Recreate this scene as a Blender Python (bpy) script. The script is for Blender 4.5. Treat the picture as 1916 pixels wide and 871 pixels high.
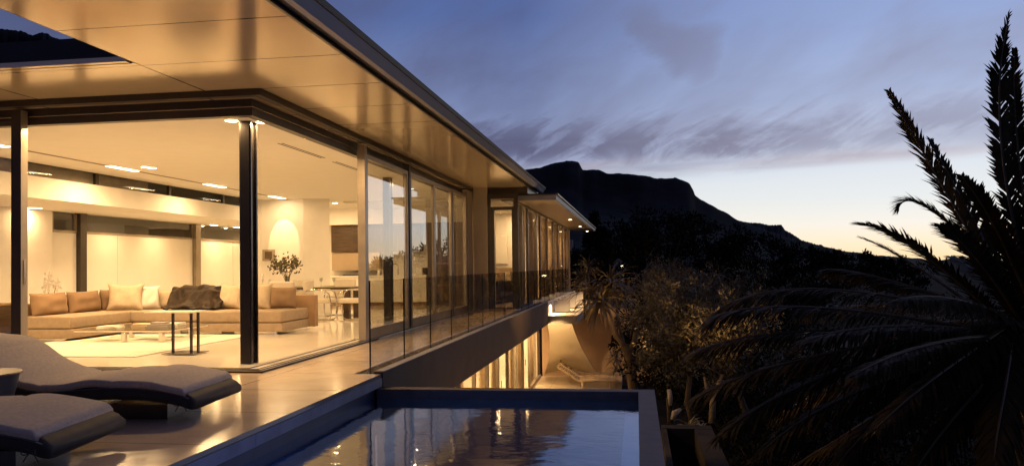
import bpy, bmesh, math, random
import numpy as np
from mathutils import Vector, Matrix, noise as mnoise
random.seed(7); rng = np.random.default_rng(11)
for o in list(bpy.data.objects): bpy.data.objects.remove(o)
S = bpy.context.scene; COL = S.collection
PI = math.pi

# ------------------------------------------------------------ camera, world, light
H = 1.2
CF, CY0 = 1497.98, 464.96
_yaw, _pitch, _roll = 0.153695, 0.0216015, -0.0128995
def _rot(yaw, pitch, roll):
    cy, sy = math.cos(yaw), math.sin(yaw)
    R = Vector((cy, sy, 0)); F = Vector((-sy, cy, 0)); U = Vector((0, 0, 1))
    F2 = F*math.cos(pitch)+U*math.sin(pitch); U2 = U*math.cos(pitch)-F*math.sin(pitch)
    return R*math.cos(roll)+U2*math.sin(roll), U2*math.cos(roll)-R*math.sin(roll), F2
CR, CU, CFW = _rot(_yaw, _pitch, _roll)
cam = bpy.data.cameras.new('camera'); camo = bpy.data.objects.new('camera', cam); COL.objects.link(camo)
m = Matrix((CR, CU, -CFW)).transposed().to_4x4(); m.translation = Vector((0, 0, H)); camo.matrix_world = m
cam.sensor_width = 36; cam.lens = CF/1916*36; cam.shift_y = (CY0-435.5)/1916
cam.clip_start = 0.05; cam.clip_end = 20000
S.camera = camo
S.view_settings.view_transform = 'Standard'; S.view_settings.look = 'None'
S.view_settings.exposure = 0.18; S.view_settings.gamma = 1; S.view_settings.use_curve_mapping = False
S.cycles.max_bounces = 10; S.cycles.diffuse_bounces = 5; S.cycles.glossy_bounces = 5
S.cycles.transmission_bounces = 6; S.cycles.transparent_max_bounces = 24
S.cycles.caustics_reflective = False; S.cycles.caustics_refractive = False
S.cycles.sample_clamp_indirect = 3.0; S.cycles.use_denoising = True

def at(u, v, d):                      # a point d metres deep in the direction of a place in the photograph
    return Vector((0, 0, H)) + (CFW + CR*((u-958)/CF) + CU*((CY0-v)/CF))*d
def onz(z, u, v):
    r = CFW + CR*((u-958)/CF) + CU*((CY0-v)/CF); return Vector((0, 0, H))+r*((z-H)/r.z)

class NT:
    """small helper to write node graphs"""
    def __init__(s, tree): s.t = tree
    def n(s, typ, **kw):
        nd = s.t.nodes.new(typ)
        for k, v in kw.items(): setattr(nd, k, v)
        return nd
    def l(s, a, b): s.t.links.new(a, b)
    def put(s, sock, v):
        if hasattr(v, 'is_output'): s.l(v, sock)
        elif v is not None: sock.default_value = v
    def math(s, op, a, b=None, c=None, clamp=False):
        nd = s.n('ShaderNodeMath', operation=op, use_clamp=clamp)
        for i, v in enumerate((a, b, c)): s.put(nd.inputs[i], v) if v is not None else None
        return nd.outputs[0]
    def ramp(s, fac, stops, interp='LINEAR'):
        nd = s.n('ShaderNodeValToRGB'); cr = nd.color_ramp; cr.interpolation = interp
        while len(cr.elements) < len(stops): cr.elements.new(0.5)
        for e, (p, c) in zip(cr.elements, stops):
            e.position = p; e.color = (*c, 1) if len(c) == 3 else c
        s.put(nd.inputs[0], fac); return nd.outputs[0]
    def mixc(s, f, a, b, typ='MIX'):
        nd = s.n('ShaderNodeMix', data_type='RGBA', blend_type=typ)
        s.put(nd.inputs[0], f); s.put(nd.inputs[6], (*a, 1) if isinstance(a, tuple) and len(a) == 3 else a)
        s.put(nd.inputs[7], (*b, 1) if isinstance(b, tuple) and len(b) == 3 else b); return nd.outputs[2]
    def noise(s, vec, scale, detail=4, rough=.5, dist=0.0):
        nd = s.n('ShaderNodeTexNoise'); s.put(nd.inputs['Vector'], vec)
        nd.inputs['Scale'].default_value = scale; nd.inputs['Detail'].default_value = detail
        nd.inputs['Roughness'].default_value = rough; nd.inputs['Distortion'].default_value = dist
        return nd.outputs[0]

# world: dusk sky, afterglow behind the mountain's end, streaked cloud bank
W = bpy.data.worlds.new('World'); S.world = W; W.use_nodes = True
W.node_tree.nodes.clear(); w = NT(W.node_tree)
SUN_AZ = math.radians(26)             # azimuth of the afterglow, clockwise from +Y
co = w.n('ShaderNodeTexCoord').outputs['Generated']
sx = w.n('ShaderNodeSeparateXYZ'); w.l(co, sx.inputs[0]); dx, dy, dz = sx.outputs
el = w.math('ARCSINE', w.math('MINIMUM', w.math('MAXIMUM', dz, -.99), .99))
hl = w.math('SQRT', w.math('ADD', w.math('MULTIPLY', dx, dx), w.math('MULTIPLY', dy, dy)))
ca = w.math('DIVIDE', w.math('ADD', w.math('MULTIPLY', dx, math.sin(SUN_AZ)), w.math('MULTIPLY', dy, math.cos(SUN_AZ))), w.math('MAXIMUM', hl, .001))
ca = w.math('MULTIPLY_ADD', ca, .5, .5)          # 1 towards glow, 0 away
e = w.math('MULTIPLY', el, 1/1.6, clamp=True)
near = w.ramp(e, [(0, (.98, .70, .38)), (.015, (.93, .78, .57)), (.028, (.84, .80, .73)), (.045, (.73, .755, .76)), (.068, (.66, .70, .76)), (.085, (.46, .50, .63)), (.12, (.37, .44, .64)),
                  (.17, (.27, .35, .59)), (.3, (.17, .24, .50)), (.6, (.06, .09, .22)), (1, (.04, .06, .15))])
far = w.ramp(e, [(0, (.09, .08, .12)), (.05, (.07, .07, .13)), (.12, (.045, .05, .11)), (.3, (.03, .038, .095)), (1, (.022, .03, .08))])
mid = w.ramp(e, [(0, (.85, .66, .42)), (.03, (.80, .74, .62)), (.06, (.62, .67, .72)), (.08, (.28, .32, .50)), (.12, (.20, .255, .45)), (.19, (.085, .135, .33)),
                 (.32, (.052, .082, .24)), (.6, (.04, .06, .18)), (1, (.03, .045, .12))])
fnm = w.math('SMOOTH_MIN', w.math('MULTIPLY', w.math('SUBTRACT', ca, .915), 1/.078, clamp=True), 1, .05)
ffm = w.math('MULTIPLY', w.math('SUBTRACT', ca, .5), 1/.38, clamp=True)
base = w.mixc(fnm, mid, near); base = w.mixc(ffm, far, base)
# clouds on bearing / height-angle coordinates
az = w.math('ARCTAN2', dx, dy)
def coords(rot, su, sv, off=0):
    """noise coordinates stretched along a direction tilted by rot in the sky"""
    c_, s__ = math.cos(rot), math.sin(rot)
    u = w.math('ADD', w.math('MULTIPLY', az, c_), w.math('MULTIPLY', el, s__)); v = w.math('SUBTRACT', w.math('MULTIPLY', el, c_), w.math('MULTIPLY', az, s__))
    q = w.n('ShaderNodeCombineXYZ'); w.l(w.math('MULTIPLY', u, su), q.inputs[0]); w.l(w.math('MULTIPLY', v, sv), q.inputs[1]); q.inputs[2].default_value = off; return q.outputs[0]
def sat(x): return w.math('ADD', x, 0, clamp=True)
def bump_(x, c, wd): return w.math('SUBTRACT', 1, w.math('MULTIPLY', w.math('ABSOLUTE', w.math('SUBTRACT', x, c)), 1/wd), clamp=True)
def sm(x): return w.math('MULTIPLY', w.math('MULTIPLY', x, x), w.math('SUBTRACT', 3, w.math('MULTIPLY', x, 2)))
mott = w.noise(coords(.35, 3.2, 6.5), 1.0, 5, .52, .6)
fine = w.noise(coords(.42, 6, 17, 3), 1.0, 6, .55, .4)
streak = w.noise(coords(.47, 9, 48, 7), 1.0, 5, .55, .5)
puff = w.noise(coords(.1, 11, 20, 5), 1.0, 6, .6, .8)
flat = w.noise(coords(.02, 4, 60, 9), 1.0, 5, .5, .2)
# soft high veil, one darker patch in it
veil = w.math('MULTIPLY', w.math('SUBTRACT', w.math('MULTIPLY_ADD', fine, .35, w.math('MULTIPLY', mott, .85)), .50), 2.6, clamp=True)
pu = w.math('ADD', w.math('MULTIPLY', w.math('SUBTRACT', w.math('MULTIPLY_ADD', fine, .14, az), .115), .80), w.math('MULTIPLY', w.math('SUBTRACT', w.math('MULTIPLY_ADD', mott, .12, el), .322), -.60))
pv = w.math('ADD', w.math('MULTIPLY', w.math('SUBTRACT', w.math('MULTIPLY_ADD', fine, .14, az), .115), .60), w.math('MULTIPLY', w.math('SUBTRACT', w.math('MULTIPLY_ADD', mott, .12, el), .322), .80))
pr2 = w.math('ADD', w.math('POWER', w.math('MULTIPLY', w.math('ABSOLUTE', pu), 1/.085), 2), w.math('POWER', w.math('MULTIPLY', w.math('ABSOLUTE', pv), 1/.040), 2))
patch = w.math('MULTIPLY', sm(w.math('SUBTRACT', 1, w.math('MULTIPLY', pr2, .8), clamp=True)), w.math('MULTIPLY_ADD', mott, 1.2, .25))
# the bank: flat-bottomed layer, fading to the right, combed upward into slanting streaks
fade_r = w.math('SUBTRACT', 1, w.math('MULTIPLY', w.math('SUBTRACT', az, .10), 1/.38), clamp=True)
core = sm(bump_(w.math('MULTIPLY_ADD', puff, .05, w.math('SUBTRACT', el, .025)), .148, .044))
core = w.math('MULTIPLY', w.math('MULTIPLY', core, w.math('MULTIPLY', w.math('SUBTRACT', w.math('MULTIPLY_ADD', puff, .5, w.math('MULTIPLY', streak, .5)), .36), 6.5, clamp=True)), fade_r, clamp=True)
toph = bump_(el, .155, .075)
comb = w.math('MULTIPLY', toph, w.math('MULTIPLY', w.math('SUBTRACT', w.math('MULTIPLY_ADD', toph, .20, w.math('MULTIPLY_ADD', puff, .35, w.math('MULTIPLY', streak, .65))), .555), 5.5, clamp=True), clamp=True)
comb = w.math('MULTIPLY', comb, w.math('MULTIPLY_ADD', fade_r, .5, .5))
thin = w.math('MULTIPLY', bump_(el, .113, .015), w.math('MULTIPLY', w.math('SUBTRACT', flat, .36), 4, clamp=True))
thin = w.math('MULTIPLY', thin, w.math('SUBTRACT', 1, w.math('MULTIPLY', w.math('SUBTRACT', az, .12), 1/.25), clamp=True))
bank = w.math('MAXIMUM', w.math('MAXIMUM', core, comb), w.math('MULTIPLY', thin, .8))
edge = w.math('MULTIPLY_ADD', flat, .012, w.math('MULTIPLY_ADD', az, .045, .092))
lo = sm(w.math('MULTIPLY', w.math('SUBTRACT', el, edge), 1/.010, clamp=True))
cm = w.math('MULTIPLY', w.math('MAXIMUM', w.math('MULTIPLY', bank, .92), w.math('MAXIMUM', w.math('MULTIPLY', veil, .85), w.math('MULTIPLY', patch, .75))), lo, clamp=True)
ccol = w.mixc(fnm, (.085, .085, .16), (.24, .235, .33)); ccol = w.mixc(ffm, (.03, .035, .08), ccol)
base = w.mixc(cm, base, ccol)
# rosy light on the thin layers under the bank
pk = w.math('MULTIPLY', w.math('MULTIPLY', bump_(el, .122, .013), w.math('MULTIPLY', w.math('SUBTRACT', w.noise(coords(.03, 5, 40, 14), 1, 4, .5), .40), 3.5, clamp=True)), w.math('MULTIPLY', ffm, .6))
base = w.mixc(pk, base, (.42, .34, .38))
sky = w.n('ShaderNodeTexSky', sky_type='NISHITA'); sky.sun_disc = False
sky.sun_elevation = math.radians(-5); sky.sun_rotation = SUN_AZ; sky.altitude = 100
tot = w.mixc(1.0, w.mixc(1.0, base, (10, 10, 10), 'MULTIPLY'), sky.outputs[0], 'ADD')
bg = w.n('ShaderNodeBackground'); w.l(tot, bg.inputs[0]); bg.inputs[1].default_value = 0.1
w.l(bg.outputs[0], w.n('ShaderNodeOutputWorld').inputs[0])

sl = bpy.data.lights.new('sun', 'SUN'); sl.energy = 0.03; sl.angle = math.radians(20); sl.color = (1, .72, .5)
so = bpy.data.objects.new('sun', sl); COL.objects.link(so)
_d = Vector((math.sin(SUN_AZ), math.cos(SUN_AZ), math.tan(math.radians(2)))).normalized()
so.rotation_euler = _d.to_track_quat('Z', 'Y').to_euler()

WARM = (1.0, .615, .27)
def area(loc, power, size=.12, color=WARM, direction=(0, 0, -1), shape='DISK', sy=None, spread=PI, name='lamp_light'):
    L = bpy.data.lights.new(name, 'AREA'); L.energy = power*1.22; L.shape = shape; L.size = size
    if sy: L.size_y = sy
    L.color = color; L.spread = spread
    o = bpy.data.objects.new(name, L); COL.objects.link(o); o.location = loc
    o.rotation_euler = Vector(direction).to_track_quat('-Z', 'Y').to_euler(); return o
def spot(loc, power, direction, ang=60, blend=.4, r=.03, color=WARM, name='spot_light'):
    L = bpy.data.lights.new(name, 'SPOT'); L.energy = power*1.22; L.spot_size = math.radians(ang); L.spot_blend = blend
    L.shadow_soft_size = r; L.color = color
    o = bpy.data.objects.new(name, L); COL.objects.link(o); o.location = loc
    o.rotation_euler = Vector(direction).to_track_quat('-Z', 'Y').to_euler(); return o

# ------------------------------------------------------------ materials
MATS = {}
def pbr(name, col, rough=.5, metal=0., var=.12, vscale=3., bump=0., bscale=40., emit=None, es=0., spec=.5, stretch=(1, 1, 1), coat=0., rvar=0., col2=None, wave=None, detail=5, transl=0.):
    if name in MATS: return MATS[name]
    M = bpy.data.materials.new(name); M.use_nodes = True; t = NT(M.node_tree); b = M.node_tree.nodes['Principled BSDF']
    tc = t.n('ShaderNodeTexCoord').outputs['Object']; mpn = t.n('ShaderNodeMapping'); mpn.inputs['Scale'].default_value = stretch; t.l(tc, mpn.inputs[0]); v = mpn.outputs[0]
    nz = t.noise(v, vscale, detail, .55)
    c2 = col2 or tuple(c*(1-var*1.6) for c in col); c1 = tuple(min(1, c*(1+var)) for c in col) if not col2 else col
    cc = t.ramp(nz, [(.3, c2), (.7, c1)])
    t.l(cc, b.inputs['Base Color'])
    b.inputs['Roughness'].default_value = rough; b.inputs['Metallic'].default_value = metal; b.inputs['Specular IOR Level'].default_value = spec
    if coat: b.inputs['Coat Weight'].default_value = coat; b.inputs['Coat Roughness'].default_value = .06
    if rvar:
        t.l(t.math('MULTIPLY_ADD', t.noise(v, vscale*2.3, 5, .6), rvar*2, rough-rvar), b.inputs['Roughness'])
    if bump:
        bp = t.n('ShaderNodeBump'); bp.inputs['Strength'].default_value = min(1, bump); bp.inputs['Distance'].default_value = .01
        t.l(t.noise(v, bscale, 4, .6), bp.inputs['Height']); t.l(bp.outputs[0], b.inputs['Normal'])
    if transl: b.inputs['Transmission Weight'].default_value = 0
    if emit: b.inputs['Emission Color'].default_value = (*emit, 1); b.inputs['Emission Strength'].default_value = es
    MATS[name] = M; return M

def glass_mat(name, tint=(.93, .95, .94), f0=.045, gloss=(.95, .97, 1), rough=0.0, boost=1.0):
    M = bpy.data.materials.new(name); M.use_nodes = True; M.node_tree.nodes.clear(); t = NT(M.node_tree)
    g = t.n('ShaderNodeNewGeometry'); dt = t.n('ShaderNodeVectorMath', operation='DOT_PRODUCT'); t.l(g.outputs['Normal'], dt.inputs[0]); t.l(g.outputs['Incoming'], dt.inputs[1])
    c = t.math('ABSOLUTE', dt.outputs['Value']); p = t.math('POWER', t.math('SUBTRACT', 1, c, clamp=True), 5)
    F = t.math('MULTIPLY', t.math('MULTIPLY_ADD', p, 1-f0, f0), boost, clamp=True)
    tr = t.n('ShaderNodeBsdfTransparent'); tr.inputs[0].default_value = (*tint, 1)
    gl = t.n('ShaderNodeBsdfGlossy'); gl.inputs[0].default_value = (*gloss, 1); gl.inputs['Roughness'].default_value = rough
    mx = t.n('ShaderNodeMixShader'); t.l(F, mx.inputs[0]); t.l(tr.outputs[0], mx.inputs[1]); t.l(gl.outputs[0], mx.inputs[2])
    t.l(mx.outputs[0], t.n('ShaderNodeOutputMaterial').inputs[0]); MATS[name] = M; return M

def tile_mat(name, col, sx_, sy_, rough=.2, ox=0, oy=0, joint=(.2, .17, .13), jw=.004, coat=0., var=.1, rvar=.04, vscale=1.2, spec=.5, stepmix=.05, bump=.02, jointmix=.8):
    """large stone slabs on the XY plane with thin joints"""
    M = bpy.data.materials.new(name); M.use_nodes = True; t = NT(M.node_tree); b = M.node_tree.nodes['Principled BSDF']
    tc = t.n('ShaderNodeNewGeometry').outputs['Position']; sp = t.n('ShaderNodeSeparateXYZ'); t.l(tc, sp.inputs[0])
    def cell(v, s, o):
        q = t.math('DIVIDE', t.math('SUBTRACT', v, o), s); fr = t.math('FRACT', q); fl = t.math('FLOOR', q)
        d = t.math('MULTIPLY', t.math('MINIMUM', fr, t.math('SUBTRACT', 1, fr)), s); return d, fl
    d1, f1 = cell(sp.outputs[0], sx_, ox); d2, f2 = cell(sp.outputs[1], sy_, oy)
    dm = t.math('MINIMUM', d1, d2); j = t.math('LESS_THAN', dm, jw)
    cb = t.n('ShaderNodeCombineXYZ'); t.l(f1, cb.inputs[0]); t.l(f2, cb.inputs[1])
    wn = t.n('ShaderNodeTexWhiteNoise', noise_dimensions='2D'); t.l(cb.outputs[0], wn.inputs['Vector'])
    n_ = t.noise(tc, vscale, 8, .62, .4)
    c = t.ramp(n_, [(.25, tuple(x*(1-var*1.5) for x in col)), (.75, tuple(min(1, x*(1+var)) for x in col))])
    c = t.mixc(t.math('MULTIPLY', wn.outputs[0], stepmix*4), c, tuple(x*.72 for x in col))
    c = t.mixc(t.math('MULTIPLY', j, jointmix), c, joint); t.l(c, b.inputs['Base Color'])
    t.l(t.math('MULTIPLY_ADD', t.noise(tc, vscale*2.5, 6, .6), rvar*2, rough-rvar), b.inputs['Roughness'])
    b.inputs['Specular IOR Level'].default_value = spec
    if coat: b.inputs['Coat Weight'].default_value = coat; b.inputs['Coat Roughness'].default_value = .05
    if bump:
        bp = t.n('ShaderNodeBump'); bp.inputs['Strength'].default_value = .3; bp.inputs['Distance'].default_value = bump*.1
        t.l(t.math('SUBTRACT', t.noise(tc, 9, 3, .5), t.math('MULTIPLY', j, 1)), bp.inputs['Height']); t.l(bp.outputs[0], b.inputs['Normal'])
    MATS[name] = M; return M

plaster = pbr('plaster_white', (.80, .775, .73), .7, var=.025, bump=.08, bscale=60)
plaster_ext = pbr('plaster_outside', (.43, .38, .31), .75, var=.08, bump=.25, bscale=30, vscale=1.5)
ceil_m = pbr('ceiling_paint', (.84, .82, .77), .6, var=.015)
def soffit_mat():
    M = tile_mat('soffit_panels', (.86, .73, .54), 2.2, 1.24, .15, ox=-5.0, oy=6.286, joint=(.03, .02, .012), jw=.010, var=.04, rvar=.035, vscale=.8, spec=.75, stepmix=.05, bump=.0, jointmix=1.0)
    b = M.node_tree.nodes['Principled BSDF']; b.inputs['Metallic'].default_value = .5; return M
soffit_m = soffit_mat()
frame_m = pbr('bronze_frame', (.060, .050, .042), .38, .35, var=.1, vscale=6)
framel_m = pbr('anodised_frame', (.36, .31, .25), .36, .55, var=.08, vscale=5)
dark_m = pbr('dark_recess', (.03, .028, .026), .6)
fascia_m = pbr('fascia_metal', (.24, .25, .29), .45, .1, var=.06, stretch=(1, .3, 1))
steel_m = pbr('dark_steel', (.10, .09, .085), .25, .8, var=.15, vscale=4, rvar=.06)
chrome_m = pbr('polished_chrome', (.75, .72, .68), .12, 1.0, var=.02)
floor_m = tile_mat('living_floor_stone', (.80, .76, .68), 1.35, 1.35, .08, ox=-4.35, oy=8.75, joint=(.6, .54, .44), jw=.003, var=.04, rvar=.03, stepmix=.02, jointmix=.6)
deck_m = tile_mat('deck_stone', (.62, .50, .38), 1.2, 1.2, .15, ox=-2.87, oy=7.55, joint=(.16, .13, .10), jw=.008, var=.14, rvar=.07, vscale=2.2, spec=.6, stepmix=.03, jointmix=.7)
coping_m = pbr('coping_stone', (.26, .26, .27), .5, var=.15, vscale=5, bump=.2, bscale=35)
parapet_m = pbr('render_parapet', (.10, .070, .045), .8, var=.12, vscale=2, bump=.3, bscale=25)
glass_m = glass_mat('window_glass', (.96, .965, .95), boost=1.25)
coated_m = glass_mat('coated_glass', (.97, .97, .95), f0=.03, boost=.3)
bal_m = glass_mat('balustrade_glass', (.90, .88, .84), boost=.6)
gedge_m = pbr('glass_edge', (.012, .02, .018), .15, spec=.6)
sofa_m = pbr('sofa_fabric', (.34, .262, .185), .9, var=.08, vscale=12, bump=.5, bscale=220)
sofab_m = pbr('sofa_leather_panel', (.33, .21, .12), .6, var=.1)
cush_l = pbr('cushion_linen', (.56, .47, .35), .9, var=.06, vscale=14, bump=.5, bscale=200)
cush_w = pbr('cushion_white', (.82, .79, .72), .85, var=.03, bump=.3, bscale=160)
cush_b = pbr('cushion_brown', (.25, .165, .10), .85, var=.1, bump=.4, bscale=180)
fur_m = pbr('fur_throw', (.030, .018, .011), .6, var=.6, vscale=9, bump=.7, bscale=70, spec=.22)
rug_m = pbr('rug_wool', (.74, .69, .60), .95, var=.05, vscale=20, bump=.8, bscale=300)
white_m = pbr('white_lacquer', (.82, .80, .75), .3, var=.02)
wood_m = pbr('dark_wood', (.075, .048, .03), .38, var=.35, vscale=3, stretch=(1, 1, 9))
woodw_m = pbr('warm_wood', (.30, .19, .10), .5, var=.3, vscale=4, stretch=(9, 1, 1))
teak_m = pbr('weathered_teak', (.34, .25, .16), .7, var=.25, vscale=6, stretch=(1, 9, 1), bump=.3)
leather_m = pbr('cream_leather', (.66, .60, .50), .5, var=.04)
book_w = pbr('book_white', (.78, .75, .68), .5, var=.05); book_t = pbr('book_tan', (.55, .42, .28), .5, var=.1); book_g = pbr('book_grey', (.35, .31, .27), .5, var=.1)
leaf_v = pbr('bouquet_leaf', (.10, .085, .035), .5, var=.4, vscale=20)
petal_m = pbr('orchid_petal', (.85, .82, .78), .5, var=.03)
ceram_m = pbr('ceramic_white', (.78, .76, .72), .25, var=.02)
black_m = pbr('black_gloss', (.02, .018, .016), .15)
tglass_m = glass_mat('table_glass', (.86, .88, .85), f0=.06)
towel_m = pbr('grey_towelling', (.60, .535, .485), .95, var=.10, vscale=40, bump=1, bscale=260)
loungeb_m = pbr('charcoal_pad', (.035, .033, .034), .75, var=.2, vscale=9, bump=.4, bscale=120)
metal_c = pbr('cone_table_metal', (.10, .105, .12), .4, .2, var=.1)
gravel_m = pbr('gravel', (.20, .17, .13), .9, var=.5, vscale=30, bump=.6, bscale=80)
curt_m = pbr('curtain_cloth', (.72, .62, .47), .85, var=.07, vscale=8, stretch=(1, 6, .3))
def _transl(M, col, f):
    t = NT(M.node_tree); o = [n for n in M.node_tree.nodes if n.type == 'OUTPUT_MATERIAL'][0]; b = M.node_tree.nodes['Principled BSDF']
    tl = t.n('ShaderNodeBsdfTranslucent'); tl.inputs[0].default_value = (*col, 1); mx = t.n('ShaderNodeMixShader'); mx.inputs[0].default_value = f
    t.l(b.outputs[0], mx.inputs[1]); t.l(tl.outputs[0], mx.inputs[2]); t.l(mx.outputs[0], o.inputs[0])
_transl(curt_m, (.72, .62, .47), .5)
lamp_e = pbr('lamp_glow', (1, .9, .75), .4, emit=(1, .80, .50), es=14)
pool_m = pbr('pool_plaster', (.06, .14, .38), .6, var=.12, vscale=3)
poolrim_m = pbr('pool_rim_stone', (.060, .038, .021), .55, var=.25, vscale=6, bump=.4, bscale=30)
leaf_palm = pbr('palm_leaflet', (.042, .028, .010), .6, var=.35, vscale=2.5, spec=.08)
rachis_m = pbr('palm_rachis', (.10, .062, .028), .5, var=.25)
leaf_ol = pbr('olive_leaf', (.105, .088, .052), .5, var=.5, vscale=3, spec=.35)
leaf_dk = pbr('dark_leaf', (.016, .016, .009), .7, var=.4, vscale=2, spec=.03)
leaf_al = pbr('strap_leaf', (.15, .115, .06), .45, var=.3, vscale=3)
bark_m = pbr('bark', (.14, .10, .065), .9, var=.3, vscale=8, bump=1, bscale=25, stretch=(1, 1, .3))
ground_m = pbr('garden_soil', (.014, .011, .008), .95, spec=.03, var=.5, vscale=.4, bump=.6, bscale=4)
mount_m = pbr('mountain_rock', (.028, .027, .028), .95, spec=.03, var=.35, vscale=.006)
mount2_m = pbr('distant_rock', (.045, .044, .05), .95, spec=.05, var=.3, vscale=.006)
wallfar_m = pbr('garden_wall_plaster', (.40, .36, .29), .8, var=.12, vscale=.8)

# ------------------------------------------------------------ mesh building
class MB:
    def __init__(s): s.v = []; s.f = []
    def add(s, vs, fs):
        k = len(s.v); s.v += [tuple(v) for v in vs]; s.f += [tuple(i+k for i in f) for f in fs]; return s
    def box(s, x0, x1, y0, y1, z0, z1):
        if x0 > x1: x0, x1 = x1, x0
        if y0 > y1: y0, y1 = y1, y0
        if z0 > z1: z0, z1 = z1, z0
        return s.add([(x0, y0, z0), (x1, y0, z0), (x1, y1, z0), (x0, y1, z0), (x0, y0, z1), (x1, y0, z1), (x1, y1, z1), (x0, y1, z1)],
                     [(3, 2, 1, 0), (4, 5, 6, 7), (0, 1, 5, 4), (1, 2, 6, 5), (2, 3, 7, 6), (3, 0, 4, 7)])
    def bbox(s, x0, x1, y0, y1, z0, z1, r=.02, n=3):
        """box with rounded edges"""
        bm = bmesh.new(); bmesh.ops.create_cube(bm, size=1)
        for v in bm.verts: v.co = Vector(((x0+x1)/2+v.co.x*(x1-x0), (y0+y1)/2+v.co.y*(y1-y0), (z0+z1)/2+v.co.z*(z1-z0)))
        bmesh.ops.bevel(bm, geom=list(bm.edges), offset=r, segments=n, affect='EDGES', profile=.5)
        bm.verts.ensure_lookup_table(); s.add([v.co for v in bm.verts], [[v.index for v in f.verts] for f in bm.faces]); bm.free(); return s
    def xf(s, M, start=0):
        for i in range(start, len(s.v)): s.v[i] = tuple(M @ Vector(s.v[i]))
        return s
    def prism(s, pts, axis, a, b):
        """pts: 2D outline, extruded along axis from a to b"""
        n = len(pts)
        def P(p, t):
            return {'x': (t, p[0], p[1]), 'y': (p[0], t, p[1]), 'z': (p[0], p[1], t)}[axis]
        vs = [P(p, a) for p in pts]+[P(p, b) for p in pts]
        fs = [tuple(range(n)), tuple(range(2*n-1, n-1, -1))]+[(i, i+n, (i+1) % n+n, (i+1) % n) for i in range(n)]
        return s.add(vs, fs)
    def tube(s, pts, rad, n=8, caps=True, flat=None):
        pts = [Vector(p) for p in pts]; m_ = len(pts); rad = rad if hasattr(rad, '__len__') else [rad]*m_
        up = None; rings = []
        for i, p in enumerate(pts):
            t = (pts[min(i+1, m_-1)]-pts[max(i-1, 0)]).normalized()
            if up is None: up = t.orthogonal().normalized()
            up = (up-t*up.dot(t)).normalized(); side = t.cross(up)
            rings.append([p+(up*math.cos(a)+side*math.sin(a))*rad[i] for a in (2*PI*k/n for k in range(n))])
        vs = [q for r in rings for q in r]; fs = []
        for i in range(m_-1):
            for k in range(n): a = i*n+k; b = i*n+(k+1) % n; fs.append((a, b, b+n, a+n))
        if caps: fs += [tuple(range(n-1, -1, -1)), tuple((m_-1)*n+k for k in range(n))]
        return s.add(vs, fs)
    def lathe(s, prof, c=(0, 0, 0), n=24, caps=True):
        vs = [(c[0]+r*math.cos(2*PI*k/n), c[1]+r*math.sin(2*PI*k/n), c[2]+z) for r, z in prof for k in range(n)]; fs = []
        for i in range(len(prof)-1):
            for k in range(n): a = i*n+k; b = i*n+(k+1) % n; fs.append((a, b, b+n, a+n))
        if caps: fs += [tuple(range(n-1, -1, -1)), tuple((len(prof)-1)*n+k for k in range(n))]
        return s.add(vs, fs)
    def grid(s, fn, nu, nv):
        vs = [fn(i/nu, j/nv) for j in range(nv+1) for i in range(nu+1)]
        return s.add(vs, [(j*(nu+1)+i, j*(nu+1)+i+1, (j+1)*(nu+1)+i+1, (j+1)*(nu+1)+i) for j in range(nv) for i in range(nu)])
    def sheet(s, fn, nu, nv, thick, nrm=(0, 0, 1)):
        """grid with thickness along nrm"""
        k = len(s.v); nn = Vector(nrm)
        top = [Vector(fn(i/nu, j/nv)) for j in range(nv+1) for i in range(nu+1)]; N = len(top)
        s.v += [tuple(p) for p in top]+[tuple(p-nn*thick) for p in top]
        for j in range(nv):
            for i in range(nu):
                a = j*(nu+1)+i; q = (a, a+1, a+nu+2, a+nu+1); s.f.append(tuple(x+k for x in q)); s.f.append(tuple(x+k+N for x in reversed(q)))
        ring = [i for i in range(nu)]+[j*(nu+1)+nu for j in range(nv)]+[nv*(nu+1)+i for i in range(nu, 0, -1)]+[j*(nu+1) for j in range(nv, 0, -1)]
        for a, b in zip(ring, ring[1:]+ring[:1]): s.f.append((a+k, a+N+k, b+N+k, b+k))
        return s
    def build(s, name, mt, parent=None, smooth=False, local=False, sharp=None):
        me = bpy.data.meshes.new(name); vs = s.v
        if parent is not None and not local:
            Mi = WM[parent.name].inverted(); vs = [tuple(Mi @ Vector(v)) for v in vs]
        me.from_pydata(vs, [], s.f); me.materials.append(mt)
        bm = bmesh.new(); bm.from_mesh(me); bmesh.ops.recalc_face_normals(bm, faces=list(bm.faces)); bm.to_mesh(me); bm.free()
        if smooth:
            me.shade_smooth() if hasattr(me, 'shade_smooth') else None
            if sharp is not None: me.set_sharp_from_angle(angle=math.radians(sharp))
        o = bpy.data.objects.new(name, me); COL.objects.link(o)
        if parent is not None: o.parent = parent; WM[o.name] = WM[parent.name]
        else: WM[o.name] = Matrix.Identity(4)
        return o
    def raw(s, name, mt, parent=None, local=False):
        """no normal fixing: for leaves"""
        me = bpy.data.meshes.new(name); vs = np.array(s.v)
        if parent is not None and not local:
            Mi = np.array(WM[parent.name].inverted()); vs = vs@Mi[:3, :3].T+Mi[:3, 3]
        me.from_pydata(vs.tolist(), [], s.f); me.materials.append(mt)
        o = bpy.data.objects.new(name, me); COL.objects.link(o)
        if parent is not None: o.parent = parent; WM[o.name] = WM[parent.name]
        else: WM[o.name] = Matrix.Identity(4)
        return o
WM = {}
def thing(name, label, cat, loc=(0, 0, 0), rz=0., group=None):
    o = bpy.data.objects.new(name, None); COL.objects.link(o); o.location = loc; o.rotation_euler = (0, 0, rz)
    o.empty_display_size = .1; o['label'] = label; o['category'] = cat
    if group: o['group'] = group
    WM[o.name] = Matrix.Translation(loc) @ Matrix.Rotation(rz, 4, 'Z'); return o
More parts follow.
